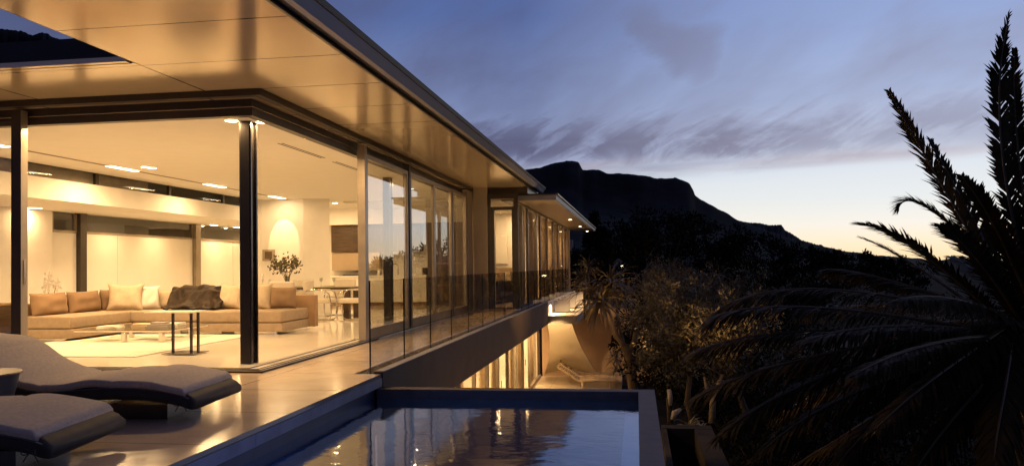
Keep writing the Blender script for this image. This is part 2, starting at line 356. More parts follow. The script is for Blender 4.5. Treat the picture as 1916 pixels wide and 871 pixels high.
def tag(o, label, cat, group=None):
    o['label'] = label; o['category'] = cat
    if group: o['group'] = group
    return o
def struct(o, kind='structure'): o['kind'] = kind; return o
def dup(root, loc, rz, label, group=None):
    r = root.copy(); COL.objects.link(r); r.location = loc; r.rotation_euler = (0, 0, rz); r['label'] = label
    if group: r['group'] = group
    for ch in list(root.children):
        c = ch.copy(); COL.objects.link(c); c.parent = r
        for g in list(ch.children):
            d = g.copy(); COL.objects.link(d); d.parent = c
    return r

# ------------------------------------------------------------ key numbers
XD, XF = -2.87, -4.31           # deck edge, glass front
YC, YP = 8.744, 21.1            # corner of the glass room, pier and bedroom door
ZC, ZS = 3.05, 3.31             # room ceiling, eaves soffit
XW = -3.18                      # wing window line

# ------------------------------------------------------------ setting: ground, deck, water, hills
def gz(x, y):
    r = math.hypot(x, y)
    z = -3.3 - .028*max(0, r-25) if r < 300 else -11 + .02*(r-300)
    return z
def terrain():
    mb = MB(); rings = [0, 3, 6, 10, 15, 22, 32, 50, 80, 130, 200, 300, 500, 800, 1300, 2000, 3200, 5200, 9000]; n = 96; vs = []
    for r in rings:
        for k in range(n):
            a = 2*PI*k/n; x, y = r*math.sin(a), r*math.cos(a)
            z = gz(x, y)+mnoise.noise(Vector((x*.11, y*.11, 0)))*min(.8, r*.03)*(1 if r > 30 else .15)
            if x < -2 and r < 60: z = min(z, -3.35)
            if r > 700: z = -11+.02*400
            vs.append((x, y, z))
    fs = [(i*n+k, i*n+(k+1) % n, (i+1)*n+(k+1) % n, (i+1)*n+k) for i in range(len(rings)-1) for k in range(n)]
    mb.add(vs, fs); o = mb.build('ground', ground_m, smooth=True); struct(o)
terrain()

def ridge_mesh(name, pts, D, foot, mt, seed, rough=1.0, cliff=.55, zfoot=-8):
    """mountain: ridge line read off as bearing and height at D metres, with a cliff band, a talus slope in front and a back slope"""
    P = []
    for (u, v) in pts: q = at(u, v, D); P.append(q)
    L = [0]
    for a, b in zip(P, P[1:]): L.append(L[-1]+(b-a).length)
    N = 1400; top = []
    for i in range(N+1):
        s_ = L[-1]*i/N; k = max(j for j in range(len(L)-1) if L[j] <= s_+1e-6) if i < N else len(L)-2
        t = (s_-L[k])/max(1e-6, L[k+1]-L[k]); top.append(P[k].lerp(P[k+1], t))
    prof = [(0.0, 0.0), (.3, .14), (.55, .30), (.75, .46), (.86, .62), (.92, .80), (.96, .95), (1.0, 1.0), (1.04, .99), (1.12, .93), (1.3, .7), (1.7, .35), (2.2, 0)]
    vs = []; fs = []
    for i, q in enumerate(top):
        hd = Vector((q.x, q.y)); r = hd.length; hd /= r; h = q.z-zfoot
        for j, (a, b) in enumerate(prof):
            rr = foot+(r-foot)*a if a <= 1 else r+(a-1)*(r-foot)*.8
            nn = mnoise.fractal(Vector((i*.035+seed, a*3.1, 0)), .9, 2.1, 4)
            rr += nn*D*.035*rough*(1 if 0 < j < 12 else 0)*(0 if a == 1 else 1)
            z = zfoot+h*b + (mnoise.fractal(Vector((i*.12+seed, a*7, 3)), .8, 2.2, 4)*D*.0016*rough if a == 1 else nn*D*.006*rough*(1 if 0 < j < 12 else 0))
            vs.append((hd.x*rr, hd.y*rr, z))
    m_ = len(prof)
    for i in range(N):
        for j in range(m_-1): fs.append((i*m_+j, (i+1)*m_+j, (i+1)*m_+j+1, i*m_+j+1))
    return struct(MB().add(vs, fs).build(name, mt, smooth=True, sharp=50))
ridge_mesh('mountain', [(-400, 250), (-200, 262), (0, 270), (300, 290), (700, 335), (900, 330), (985, 317), (1010, 313), (1040, 304), (1060, 301), (1083, 303), (1090, 317), (1110, 317), (1140, 323), (1180, 326), (1215, 330), (1225, 333), (1258, 333), (1263, 331),
     (1290, 343), (1297, 355), (1301, 366), (1312, 374), (1340, 388), (1385, 413), (1420, 427), (1460, 440), (1500, 452), (1570, 467), (1640, 478), (1700, 486), (1800, 490), (1916, 491), (2100, 490), (2500, 484), (3200, 470), (4600, 450)], 2600, 700, mount_m, 1.7)
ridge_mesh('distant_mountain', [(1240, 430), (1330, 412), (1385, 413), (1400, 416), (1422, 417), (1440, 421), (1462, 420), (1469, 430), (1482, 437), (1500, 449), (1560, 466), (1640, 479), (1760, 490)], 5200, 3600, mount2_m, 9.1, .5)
# wooded hillside behind the house, on the left
ridge_mesh('wooded_hillside', [(-700, 40), (-300, 50), (-60, 48), (10, 55), (40, 58), (60, 66), (80, 60), (105, 72), (150, 80), (210, 95), (300, 140), (420, 230), (560, 330), (700, 420), (800, 480)], 420, 120, mount_m, 4.4, 1.0)

# deck, one sheet in two limbs with a real edge
mb = MB()
mb.prism([(-14, -4), (XD, -4), (XD, 8.74), (-3.19, 8.74), (-3.19, YP), (XF-.02, YP), (XF-.02, 8.74), (-14, 8.74)], 'z', -.04, 0)
struct(mb.build('deck', deck_m))
struct(MB().prism([(XW-.5, YP), (-3.19, YP), (-3.19, 40), (XW-.5, 40)], 'z', -.04, -.004).build('deck_beside_wing', deck_m))
# gravel in the channel under the balustrade
mb = MB().box(-3.185, -2.955, 8.76, 34.9, -.08, -.045)
for k in range(3400):
    x = random.uniform(-3.18, -2.96); y = 8.78+26*random.random()**1.8; r = random.uniform(.009, .024)
    a = random.random()*6.28; c, s_ = math.cos(a)*r, math.sin(a)*r; z = -.045+random.uniform(0, .03)
    mb.add([(x+c, y+s_, z), (x-s_, y+c, z), (x-c, y-s_, z), (x+s_, y-c, z), (x, y, z+r*.8)], [(0, 1, 4), (1, 2, 4), (2, 3, 4), (3, 0, 4)])
struct(mb.build('gravel', gravel_m), 'stuff')

# pool
pool = thing('swimming_pool', 'dark stone infinity pool with raised right rim beside the deck', 'pool', (-1.4, 5, -.3))
mb = MB().box(XD+.002, .17, 8.58, 8.75, -1.6, -.142).box(0.0, .17, -4, 8.58, -1.6, -.142)
mb.build('rim', poolrim_m, pool)
MB().box(XD-.25, 0, -4, 8.58, -1.75, -1.6).build('basin_floor', pool_m, pool)
MB().box(-2.99, -2.90, -4, 8.60, -1.6, -.11).build('basin_wall', pbr('pool_wall_dark', (.045, .05, .07), .5, var=.2, vscale=5), pool)
MB().box(-.14, -.003, -4, 8.577, -1.6, -.34).build('underwater_ledge', pbr('ledge_stone', (.42, .44, .58), .5, var=.08), pool)
# coping stones along the deck edge
for k, (a, b) in enumerate([(-4, .1), (.1, 1.5), (1.5, 2.9), (2.9, 4.3), (4.3, 5.7), (5.7, 7.1), (7.1, 8.746)]):
    MB().box(-2.985, XD+.012, a+.003, b-.003, -.135, -.041).build('coping_stone', coping_m, pool)
def water_mat():
    M = bpy.data.materials.new('pool_water'); M.use_nodes = True; M.node_tree.nodes.clear(); t = NT(M.node_tree)
    g = t.n('ShaderNodeNewGeometry')
    mp_ = t.n('ShaderNodeMapping'); mp_.inputs['Scale'].default_value = (1.0, 1.5, 1); t.l(g.outputs['Position'], mp_.inputs[0])
    h = t.math('MULTIPLY_ADD', t.noise(mp_.outputs[0], 1.6, 3, .5, .4), 1.0, t.math('MULTIPLY', t.noise(mp_.outputs[0], 9, 3, .55, .3), .16))
    bp = t.n('ShaderNodeBump'); bp.inputs['Strength'].default_value = .55; bp.inputs['Distance'].default_value = .010; t.l(h, bp.inputs['Height'])
    dt = t.n('ShaderNodeVectorMath', operation='DOT_PRODUCT'); t.l(bp.outputs[0], dt.inputs[0]); t.l(g.outputs['Incoming'], dt.inputs[1])
    c = t.math('ABSOLUTE', dt.outputs['Value']); p = t.math('POWER', t.math('SUBTRACT', 1, c, clamp=True), 3.4)
    F = t.math('MULTIPLY_ADD', p, .95, .035, clamp=True)
    tr = t.n('ShaderNodeBsdfTransparent'); tr.inputs[0].default_value = (.45, .65, 1, 1)
    gl = t.n('ShaderNodeBsdfGlossy'); gl.inputs[0].default_value = (.86, .91, 1, 1); gl.inputs['Roughness'].default_value = .035; t.l(bp.outputs[0], gl.inputs['Normal'])
    mx = t.n('ShaderNodeMixShader'); t.l(F, mx.inputs[0]); t.l(tr.outputs[0], mx.inputs[1]); t.l(gl.outputs[0], mx.inputs[2])
    t.l(mx.outputs[0], t.n('ShaderNodeOutputMaterial').inputs[0]); return M
struct(MB().add([(-2.9, -4, -.245), (0, -4, -.245), (0, 8.58, -.245), (-2.9, 8.58, -.245)], [(0, 1, 2, 3)]).build('pool_water', water_mat()))
L_ = area((-2.86, 5.2, -.75), 42, .25, (.25, .42, .95), (1, .1, .05), name='pool_fill_light')  # two unseen blue lights added in the basin to make the water bluer
L_ = area((-2.86, 2.2, -.75), 36, .25, (.25, .42, .95), (1, .1, .05), name='pool_fill_light')

# ------------------------------------------------------------ the house
house = thing('villa', 'long flat-roofed glass villa lit warm from inside at dusk', 'house', (-7, 9, 0))
def part(name, mb, mt, parent=house, smooth=False, label=None, **kw):
    o = mb.build(name, mt, parent, smooth=smooth, **kw)
    if label: o['label'] = label
    return o
# slab and parapet beam
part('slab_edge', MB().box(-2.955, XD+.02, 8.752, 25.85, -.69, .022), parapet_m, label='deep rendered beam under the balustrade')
part('parapet_cap', MB().box(-2.95, XD+.03, 8.754, 25.85, .023, .034), coping_m)
part('floor_slab', MB().prism([(-14, 8.9), (-4.2, 8.9), (-4.2, 8.76), (-2.957, 8.76), (-2.957, 39), (-14, 39)], 'z', -.69, -.085), plaster_ext)
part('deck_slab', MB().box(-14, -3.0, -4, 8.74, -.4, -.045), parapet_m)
part('living_floor', MB().box(-12.2, -4.62, 8.99, 24.4, -.02, .03), floor_m)
# threshold platform with tracks at the corner
part('threshold', MB().prism([(-14, YC), (XF, YC), (XF, YP), (-4.615, YP), (-4.615, 8.985), (-14, 8.985)], 'z', .001, .026), floor_m)
part('track', MB().box(-4.42, -4.405, 8.85, YP, .027, .034).box(-4.56, -4.545, 8.95, YP, .027, .034).box(-4.345, -4.325, 8.78, YP, .027, .036)
     .box(-14, -4.42, 8.835, 8.85, .027, .034).box(-14, -4.56, 8.935, 8.95, .027, .034).box(-14, -4.325, 8.765, 8.78, .027, .036), steel_m)
part('threshold_edge', MB().box(-14, XF+.012, YC-.012, YC-.001, -.0, .021).box(XF+.001, XF+.012, YC-.012, 13, 0, .021), dark_m)
# ceiling, roof, soffit
part('ceiling', MB().box(-10.05, -4.60, 8.98, 24.4, ZC, ZC+.12), ceil_m)
part('soffit', MB().prism([(-5.0, -2), (-2.83, -2), (-2.83, 23.2), (-4.30, 23.2), (-4.30, 8.74), (-14, 8.74), (-14, 7.42), (-5.0, 7.42)], 'z', ZS, ZS+.02), soffit_m)
part('roof_deck', MB().prism([(-5.02, -2), (-2.9, -2), (-2.9, 23.2), (-3.1, 25), (-14, 25), (-14, 7.40), (-5.02, 7.40)], 'z', ZS+.022, ZS+.1), dark_m)
part('opening_trim', MB().box(-14, -5.05, 7.33, 7.40, ZS-.002, ZS+.05), soffit_m)
part('opening_gap', MB().box(-14, -5.04, 7.40, 7.419, ZS-.004, ZS+.05), dark_m)
# upper storey block behind the roof, seen dark through the opening
part('roof_upstand', MB().box(-14, -5.4, 8.9, 24, ZS+.1, 4.08), pbr('roof_membrane', (.05, .05, .055), .8))
part('rear_wall', MB().box(-14, -12.2, 24.4, 24.6, -.7, 3.3).box(-14.2, -14, 8, 39, -.7, ZS), plaster_ext)
# eaves: angle, gap, chamfered fascia, dark flashing
fz = lambda pts: MB().prism(pts, 'y', -2, 23.2)
eaves = fz([(-2.83, ZS-.012), (-2.80, ZS-.012), (-2.80, ZS+.02), (-2.83, ZS+.02)]).build('eaves_trim', frame_m, house)
part('eaves_gap', fz([(-2.88, ZS+.024), (-2.722, ZS+.034), (-2.722, ZS+.109), (-2.88, ZS+.109)]), dark_m)
part('fascia', fz([(-2.72, ZS+.012), (-2.655, ZS+.012), (-2.60, ZS+.11), (-2.72, ZS+.11)]), fascia_m)
part('roof_flashing', fz([(-2.90, ZS+.112), (-2.585, ZS+.112), (-2.572, ZS+.165), (-2.90, ZS+.165)]), dark_m)
# header assembly over the sliding doors: outer beam, recess, inner beam with a bright lip
def header(poly_out, poly_in, name, z0, z1, mt):
    return part(name, MB().prism(poly_out+poly_in[::-1], 'z', z0, z1), mt)
def ell(d0, d1):   # an L following both fronts, from offset d0 (outer) to d1 (inner)
    return [(-14, YC+d0), (XF-d0, YC+d0), (XF-d0, YP)], [(-14, YC+d1), (XF-d1, YC+d1), (XF-d1, YP)]
header(*ell(0, .055), 'outer_beam', 3.235, 3.33, frame_m)
header(*ell(.056, .199), 'track_recess', 3.238, 3.33, soffit_m)
header(*ell(.075, .088), 'track_groove', 3.235, 3.2375, dark_m)
header(*ell(.20, .30), 'inner_beam', 3.142, 3.33, frame_m)
header(*ell(.178, .199), 'bright_lip', 3.132, 3.141, chrome_m)
header(*ell(.19, .30), 'inner_beam_lower', 3.035, 3.130, frame_m)
# clerestory side: bulkhead, lower ceiling, west wall
part('bulkhead', MB().box(-12.1, -10.06, 8.99, 24.4, 2.46, 2.83), plaster, label='pale deep bulkhead under the strip window')
cw = part('clerestory_window', MB().box(-10.09, -10.075, 9.0, 24.4, 2.832, 3.17), glass_mat('strip_window_glass', (.9, .9, .88), boost=.35))
for y in (10.5, 13.7, 16.1, 18.4, 20.8): part('mullion', MB().box(-10.11, -10.055, y, y+.09, 2.834, 3.049), frame_m, cw)
part('blind', MB().box(-10.16, -10.13, 9.0, 15.45, 2.832, 3.049), pbr('blind_cloth', (.30, .26, .225), .8), cw)
XL = -11.9
part('west_wall', MB().box(XL-.2, XL, 8.99, 14.87, 0.03, 2.46).box(XL-.2, XL-.08, 14.87, 24.4, 0.0, .1), plaster)
for k, (a, b) in enumerate([(14.87, 15.62), (15.88, 17.0), (17.01, 20.2), (20.5, 22.4), (22.42, 24.3)]):
    part('wall_panel', MB().box(XL-.06, XL-.03, a, b, .1, 2.03), white_m)
for a, b in [(14.87, 15.62), (15.88, 20.2), (20.5, 24.3)]:
    pw = part('transom_window', MB().box(XL-.05, XL-.04, a, b, 2.075, 2.44), glass_m)
    part('window_frame', MB().box(XL-.07, XL-.01, a, b, 2.032, 2.074).box(XL-.07, XL-.01, a, a+.05, 2.075, 2.44).box(XL-.07, XL-.01, b-.05, b, 2.075, 2.44), framel_m, pw)
part('steel_mullion', MB().box(XL-.09, XL+.06, 15.64, 15.84, .03, 2.459), frame_m)
part('steel_mullion', MB().box(XL-.09, XL+.06, 20.23, 20.47, .03, 2.459), framel_m)
# steel columns
def column(x, y):
    w_, d_ = .078, .085
    o2 = [(-w_, -d_), (w_, -d_), (w_, -d_+.03), (.045, -d_+.03), (.045, d_-.03), (w_, d_-.03), (w_, d_), (-w_, d_), (-w_, d_-.03), (-.045, d_-.03), (-.045, -d_+.03), (-w_, -d_+.03)]
    c = part('column', MB().prism([(x+a, y+b) for a, b in o2], 'z', .03, 3.049), steel_m)
    part('cover_plate', MB().box(x-.056, x+.056, y-d_-.008, y-d_-.001, .031, 3.04), pbr('column_cover', (.05, .045, .042), .3, .7, var=.1), c)
column(-4.79, 9.40)
column(-5.03, 15.86)
# fireplace block and kitchen wall
part('fireplace_block', MB().prism([(-10.0, 20.1), (-8.70, 20.1), (-8.06, 20.32), (-8.45, 21.2), (-10.0, 21.2)], 'z', .03, 3.05), plaster)
cp = part('control_panel', MB().box(-9.84, -9.50, 20.06, 20.098, 1.42, 1.72), framel_m)
part('screen', MB().box(-9.77, -9.57, 20.052, 20.059, 1.47, 1.67), pbr('screen_brown', (.12, .075, .05), .25), cp)
part('kitchen_wall', MB().box(-12, -4.45, 24.3, 24.4, .03, 3.05).box(-9.6, -4.6, 23.75, 24.3, 2.55, 3.05), plaster)
part('partition_wall', MB().box(-4.45, -4.30, 21.14, 24.45, .0, 3.30), plaster_ext)
part('pier', MB().box(-4.30, -3.93, YP, YP+.35, 0, ZS), plaster_ext, label='rendered pier between living room and bedroom wing')
# sliding doors on the right front
def sash(y0, y1, x, name='sliding_door', fm=framel_m, fr=.09, bot=.20, z1=3.06, bars=()):
    d = MB(); t_ = .03
    d.box(x-t_, x+t_, y0, y0+fr, .037, z1).box(x-t_, x+t_, y1-fr, y1, .037, z1).box(x-t_, x+t_, y0+fr, y1-fr, .037, bot).box(x-t_, x+t_, y0+fr, y1-fr, z1-.07, z1)
    for z in bars: d.box(x-t_, x+t_, y0+fr, y1-fr, z-.03, z+.03)
    o = part(name, d, fm)
    part('pane', MB().box(x-.004, x+.004, y0+fr, y1-fr, bot, z1-.07), glass_m, o); return o
sash(12.52, 14.98, -4.365)
part('door_post', MB().box(-4.44, -4.315, 12.40, 12.515, .037, 3.2), framel_m)
part('door_post', MB().box(-4.44, -4.315, 14.99, 15.10, .037, 3.2), frame_m)
sash(15.11, 17.05, -4.365)
sash(17.06, 18.75, -4.38); sash(18.76, 20.35, -4.365)
part('door_post', MB().box(-4.44, -4.315, 20.36, 20.55, .037, 3.2).box(-4.42, -4.335, 20.62, 21.09, .037, 3.2), framel_m)
# leading stile of the open sliding door on the left front
o = part('door_stile', MB().box(-7.61, -7.475, 8.80, 8.90, .037, 3.2), frame_m, label='dark upright edge of the open sliding door')
part('edge_strip', MB().box(-7.474, -7.468, 8.795, 8.905, .037, 3.2), framel_m, o)
part('latch', MB().box(-7.475, -7.455, 8.83, 8.86, 1.05, 1.35), chrome_m, o)
part('pane', MB().box(-14, -7.62, 8.845, 8.855, .15, 3.08), glass_m, o)
# bedroom door wall
dw = part('bedroom_door', MB().box(-3.92, -3.84, YP, YP+.08, 0, 3.14).box(-3.20, -3.10, YP, YP+.08, 0, 3.14).box(-3.84, -3.2, YP, YP+.08, 3.0, 3.14).box(-3.84, -3.2, YP+.01, YP+.07, 2.70, 2.79)
          .box(-3.84, -3.75, YP+.01, YP+.07, 0.0, 2.70).box(-3.27, -3.20, YP+.01, YP+.07, 0, 2.70).box(-3.75, -3.27, YP+.01, YP+.07, 0, .1), frame_m)
part('pane', MB().box(-3.75, -3.27, YP+.035, YP+.043, .1, 2.70).box(-3.84, -3.2, YP+.035, YP+.043, 2.79, 3.0), glass_m, dw)
part('handle', MB().tube([(-3.29, YP-.05, 1.06), (-3.36, YP-.05, 1.06)], .01).tube([(-3.29, YP-.05, 1.06), (-3.29, YP+.01, 1.06)], .01), chrome_m, dw)
part('door_header', MB().box(-4.3, -2.84, YP+.082, 23.2, 3.145, 3.308), frame_m)
# bedroom wing
part('wing_floor', MB().box(-12, XW-.1, YP+.1, 39, -.02, .0), deck_m)
part('wing_ceiling', MB().box(-8, XW-.05, YP+.1, 39, 3.0, 3.1), ceil_m)
part('bedroom_back_wall', MB().box(-8, -3.95, 27.0, 27.1, 0, 3.0).box(-8, -3.45, 38.3, 38.4, 0, 3.0), plaster)
part('picture_frame', MB().bbox(-4.80, -4.33, 26.93, 26.99, 1.28, 2.26, .008), white_m, label='square white picture above the bed')
ys = [21.15, 22.3, 23.5, 25.5, 26.6, 28.8, 30.9, 32.9, 35.0, 37.0, 38.3]
for a, b in zip(ys, ys[1:]):
    d = MB().box(XW-.05, XW+.03, a, a+.10, .0, 2.99).box(XW-.05, XW+.03, a+.10, b, .0, .12).box(XW-.05, XW+.03, a+.10, b, 2.9, 2.99)
    o = part('wing_window', d, framel_m); part('pane', MB().box(XW-.006, XW+.002, a+.10, b, .12, 2.9), coated_m, o)
part('wing_post', MB().box(XW-.1, XW+.04, 38.31, 38.45, 0, 2.99), framel_m)
for a, b in [(22.9, 24.4), (25.2, 27.6), (28.3, 30.6), (31.3, 33.6), (34, 36.0), (36.3, 38.2)]:
    def f(u, v, a=a, b=b): return (XW-.22+.045*math.sin(u*(b-a)*34), a+u*(b-a), .03+v*2.9)
    part('curtain', MB().sheet(f, int((b-a)*60), 2, .006, (1, 0, 0)), curt_m, smooth=True)
# wing roof
wr = part('wing_roof', MB().box(-3.6, -2.10, 21.42, 42.2, 2.97, 3.10), fascia_m)
part('wing_soffit', MB().box(XW+.04, -2.13, 21.44, 42.1, 2.955, 2.968), pbr('wing_soffit_paint', (.60, .53, .43), .3, var=.04, metal=.15), wr)
part('wing_flashing', MB().box(-3.6, -2.05, 21.38, 42.25, 3.102, 3.14), frame_m, wr)
for y in (30.8, 36.3, 41.6):
    part('downlight', MB().lathe([(.055, 0), (.055, -.008), (.0, -.008)], (-2.49, y, 2.953), 16), lamp_e, label='small round downlight in the wing eaves')
    spot((-2.49, y, 2.92), 90, (0, 0, -1), 130, .8)
# wing planter ledge with fins, washed by small lamps
part('planter_ledge', MB().box(-3.1, -1.92, 25.86, 38, -.69, -.43), plaster_ext, label='stepped ledge beyond the balcony, washed by lamps')
mb = MB().box(-2.96, -2.88, 25.86, 38, -.43, .0)
part('ledge_wall', mb, plaster)
for y in (28.3, 30.9, 33.5, 36.1):
    part('ledge_fin', MB().box(-2.879, -2.35, y, y+.25, -.429, -.02), plaster)
for y in (26.9, 29.6, 32.2, 34.8):
    part('step_light', MB().box(-2.878, -2.84, y-.1, y+.1, -.07, -.04), steel_m)
    area((-2.80, y, -.10), 45, .12, WARM, (.35, 0, -1))

# ------------------------------------------------------------ lower storey
part('lower_wall', MB().box(-3.95, -3.75, 8.9, 14.5, -3.3, -.69).box(-12, -3.8, 30.4, 30.5, -3.3, -.7).box(-12, -11.8, 9, 30.4, -3.3, -.7), plaster)
part('lower_floor', MB().box(-11.8, -3.6, 9, 30.4, -3.1, -3.0), floor_m)
part('lower_ceiling', MB().box(-11.8, -3.0, 9, 30.4, -.73, -.693), ceil_m)
for k in range(10):
    a = 14.5+k*1.55; b = a+1.55
    d = MB().box(-3.68, -3.60, a, a+.12, -3, -.75).box(-3.68, -3.60, a+.12, b, -3, -2.88).box(-3.68, -3.60, a+.12, b, -.85, -.75)
    o = part('lower_door', d, framel_m)
    part('pane', MB().box(-3.645, -3.637, a+.12, b, -2.88, -.85), coated_m, o)
    if k % 3 != 2:
        def f(u, v, a=a, b=b): return (-3.82+.04*math.sin(u*50), a+.1+u*1.15, -2.98+v*2.2)
        part('curtain', MB().sheet(f, 70, 2, .006, (1, 0, 0)), curt_m, smooth=True)
    if k % 3 == 1: part('door_handle', MB().tube([(-3.57, a+.2, -2.0), (-3.57, a+.2, -1.8)], .012), chrome_m, o)
for x, y, p in [(-4.6, 17, 80), (-4.6, 20, 80), (-4.6, 23, 80), (-4.6, 26, 80), (-4.6, 29, 90)]: area((x, y, -.74), p, 1.3)
for x, y, p in [(-3.25, 26.6, 60), (-3.25, 29.2, 70), (-3.25, 23.5, 60)]:
    part('downlight', MB().lathe([(.05, 0), (.05, -.006), (0, -.006)], (x, y, -.731), 14), lamp_e); spot((x, y, -.76), p, (.12, .1, -1), 120, .7)
struct(MB().box(-3.6, -.6, 14, 30.4, -3.12, -3.0).build('lower_terrace', tile_mat('terrace_boards', (.50, .42, .31), 3, .14, .5, joint=(.1, .07, .04), jw=.006)))
tw = MB().box(-3.6, .8, 30.4, 30.6, -3.3, -.45).build('terrace_wall', pbr('brown_render', (.30, .20, .125), .85, var=.12, vscale=1.5, bump=.3)); tag(tw, 'tall rendered wall behind the lower terrace', 'wall')
spot((-3.1, 24.3, -.84), 420, (.22, 1, -.28), 56, .5, .12)  # unseen spot under the slab, added to light the sail
for x, y in [(-8.75, 12.4), (-8.55, 12.9)]: spot((x, y, 3.03), 120, (.1, -.1, -1), 95, .5, .02)
# sail screen stretched from the ledge down to the terrace
TL, TR, BR, BL = Vector((-2.92, 26.3, -.72)), Vector((-2.14, 26.3, -.72)), Vector((-1.50, 30.1, -2.90)), Vector((-3.50, 30.1, -2.90))
def sail(u, v):
    lft = TL.lerp(BL, v)+Vector((.14*math.sin(PI*v), 0, 0)); rgt = TR.lerp(BR, v)+Vector((-.11*math.sin(PI*v), 0, .04*math.sin(PI*v)))
    p = lft.lerp(rgt, u); p.z += .20*math.sin(PI*u)*max(0, v-.6)/.4*v; p.y += -.12*math.sin(PI*u)*math.sin(PI*v); return p
s_ = thing('shade_sail', 'taut cream shade sail stretched down to the lower terrace', 'sail', tuple(BL))
MB().sheet(sail, 20, 20, .012, (0, -1, .3)).build('canvas', pbr('sail_canvas', (.70, .60, .44), .8, var=.03, bump=.1), s_, smooth=True, sharp=40)
mb = MB().tube([sail(1, k/20)+Vector((.01, -.01, 0)) for k in range(21)], .014, 6); mb.build('hem', pbr('sail_hem', (.8, .72, .56), .7), s_, smooth=True)
mb = MB().tube([BR, BR+Vector((.12, .1, -.1))], .012, 6).tube([BL, BL+Vector((-.08, .2, -.1))], .012, 6); mb.build('corner_fixing', chrome_m, s_)

# ------------------------------------------------------------ glass balustrade
bal = thing('glass_balustrade', 'frameless smoked glass balustrade along the balcony edge', 'balustrade', (-3, 8.75, 0))
yb = 8.75; k = 0
while yb < 34.8:
    nx = yb+1.345
    MB().box(-3.006, -2.994, yb+.010, nx-.006, -.03, 1.055).build('glass_panel', bal_m, bal)
    MB().box(-3.0075, -2.9925, yb-.004, yb+.009, -.03, 1.056).build('panel_edge', gedge_m, bal)
    yb = nx+.004
MB().box(-3.02, -2.98, 8.76, 34.8, -.06, -.03).build('base_rail', steel_m, bal)

# ------------------------------------------------------------ lamps in the ceilings
def dl(x, y, z, p, r=.055, ang=None, lab=None, d=(0, 0, -1), kind='area'):
    part('downlight', MB().lathe([(r*1.35, 0), (r*1.35, -.004), (r, -.005), (0, -.005)], (x, y, z-.001), 16), lamp_e, label=lab)
    if p: area((x, y, z-.02), p, r*2, WARM, d, spread=ang or PI)
dl(-4.95, 9.28, ZC, 30); dl(-4.63, 9.46, ZC, 30)
for u, v in [(272, 312.5), (285, 314.5), (627, 380)]:
    q = onz(ZC, u, v); dl(q.x, q.y, ZC, 16 if v < 350 else 26, .05)
for u, v, p in [(58, 389, 14), (72, 389.5, 0), (243, 424, 0), (252, 424.5, 9), (307, 427.5, 0), (313, 428, 9), (391, 431.5, 12), (441, 430, 10)]:
    q = onz(2.46, u, v); dl(max(q.x, -11.75), q.y, 2.46, p, .045)
for i, (y0, y1) in enumerate([(9.9, 10.5), (12.8, 13.6), (16.0, 16.8), (19.1, 19.9), (22.3, 22.9)]):
    part('linear_light', MB().box(-9.21, -9.09, y0, y1, ZC-.004, ZC-.001), lamp_e, label='narrow glowing strip light in the ceiling slot')
    area((-9.15, (y0+y1)/2, ZC-.02), (66, 66, 60, 12, 30)[i], .12, WARM, (0.1, 0, -1), 'RECTANGLE', y1-y0)
mb = MB()
for a, b in [(10.5, 12.8), (13.6, 16.0), (16.8, 19.1), (19.9, 22.3)]: mb.box(-9.19, -9.11, a, b, ZC-.003, ZC-.0005)
part('ceiling_slot', mb, pbr('slot_brown', (.20, .15, .10), .7))
for y0, y1 in [(11.1, 12.75), (13.25, 14.9)]:
    v = MB()
    for x in (-5.19, -5.13): v.box(x-.012, x+.012, y0, y1, ZC-.003, ZC-.0005)
    part('air_vent', v, dark_m)
# added lamps, many hidden behind the beams, to brighten room, floor and deck
for x, y, p in [(-6.4, 20.2, 34), (-5.2, 18.3, 30), (-7.4, 22.3, 30), (-5.6, 22.5, 20), (-11, 10.5, 20), (-4.632, 10.8, 32), (-4.632, 12.9, 32), (-4.632, 15.0, 30), (-4.632, 17.2, 30), (-6.0, 9.062, 26), (-7.3, 9.062, 26), (-8.6, 9.062, 26)]:
    hid = x > -4.7 or y < 9.1; rr_ = .012 if hid else .03
    part('downlight', MB().lathe([(rr_, 0), (rr_, -.003), (0, -.003)], (x, y, (ZC if x > -10 else 2.46)-.0005), 12), lamp_e); area((x, y, (ZC if x > -10 else 2.46)-.006), p, .03 if hid else .08)
spot((-9.24, 19.3, 3.035), 75, (0, .80, -.98), 36, .06, .012)          # wall washer on the fireplace block
for y in (10.9, 12.6): spot((-11.55, y, 2.44), 70, (-.28, 0, -1), 62, .35, .02)
for y in (16.6, 18.4, 21.4): spot((-11.2, y, 2.44), 70, (-.30, 0, -1), 150, 1, .05)
# bedroom
for x, y, p in [(-4.4, 25.0, 8), (-5.2, 25.5, 12), (-3.55, 22.2, 8), (-3.6, 24, 22), (-3.6, 26.4, 60), (-3.8, 29, 90), (-3.8, 32, 90), (-3.8, 35, 90), (-3.8, 37.3, 70)]:
    part('downlight', MB().lathe([(.05, 0), (.05, -.006), (0, -.006)], (x, y, 2.999), 14), lamp_e); area((x, y, 2.97), p, .12)

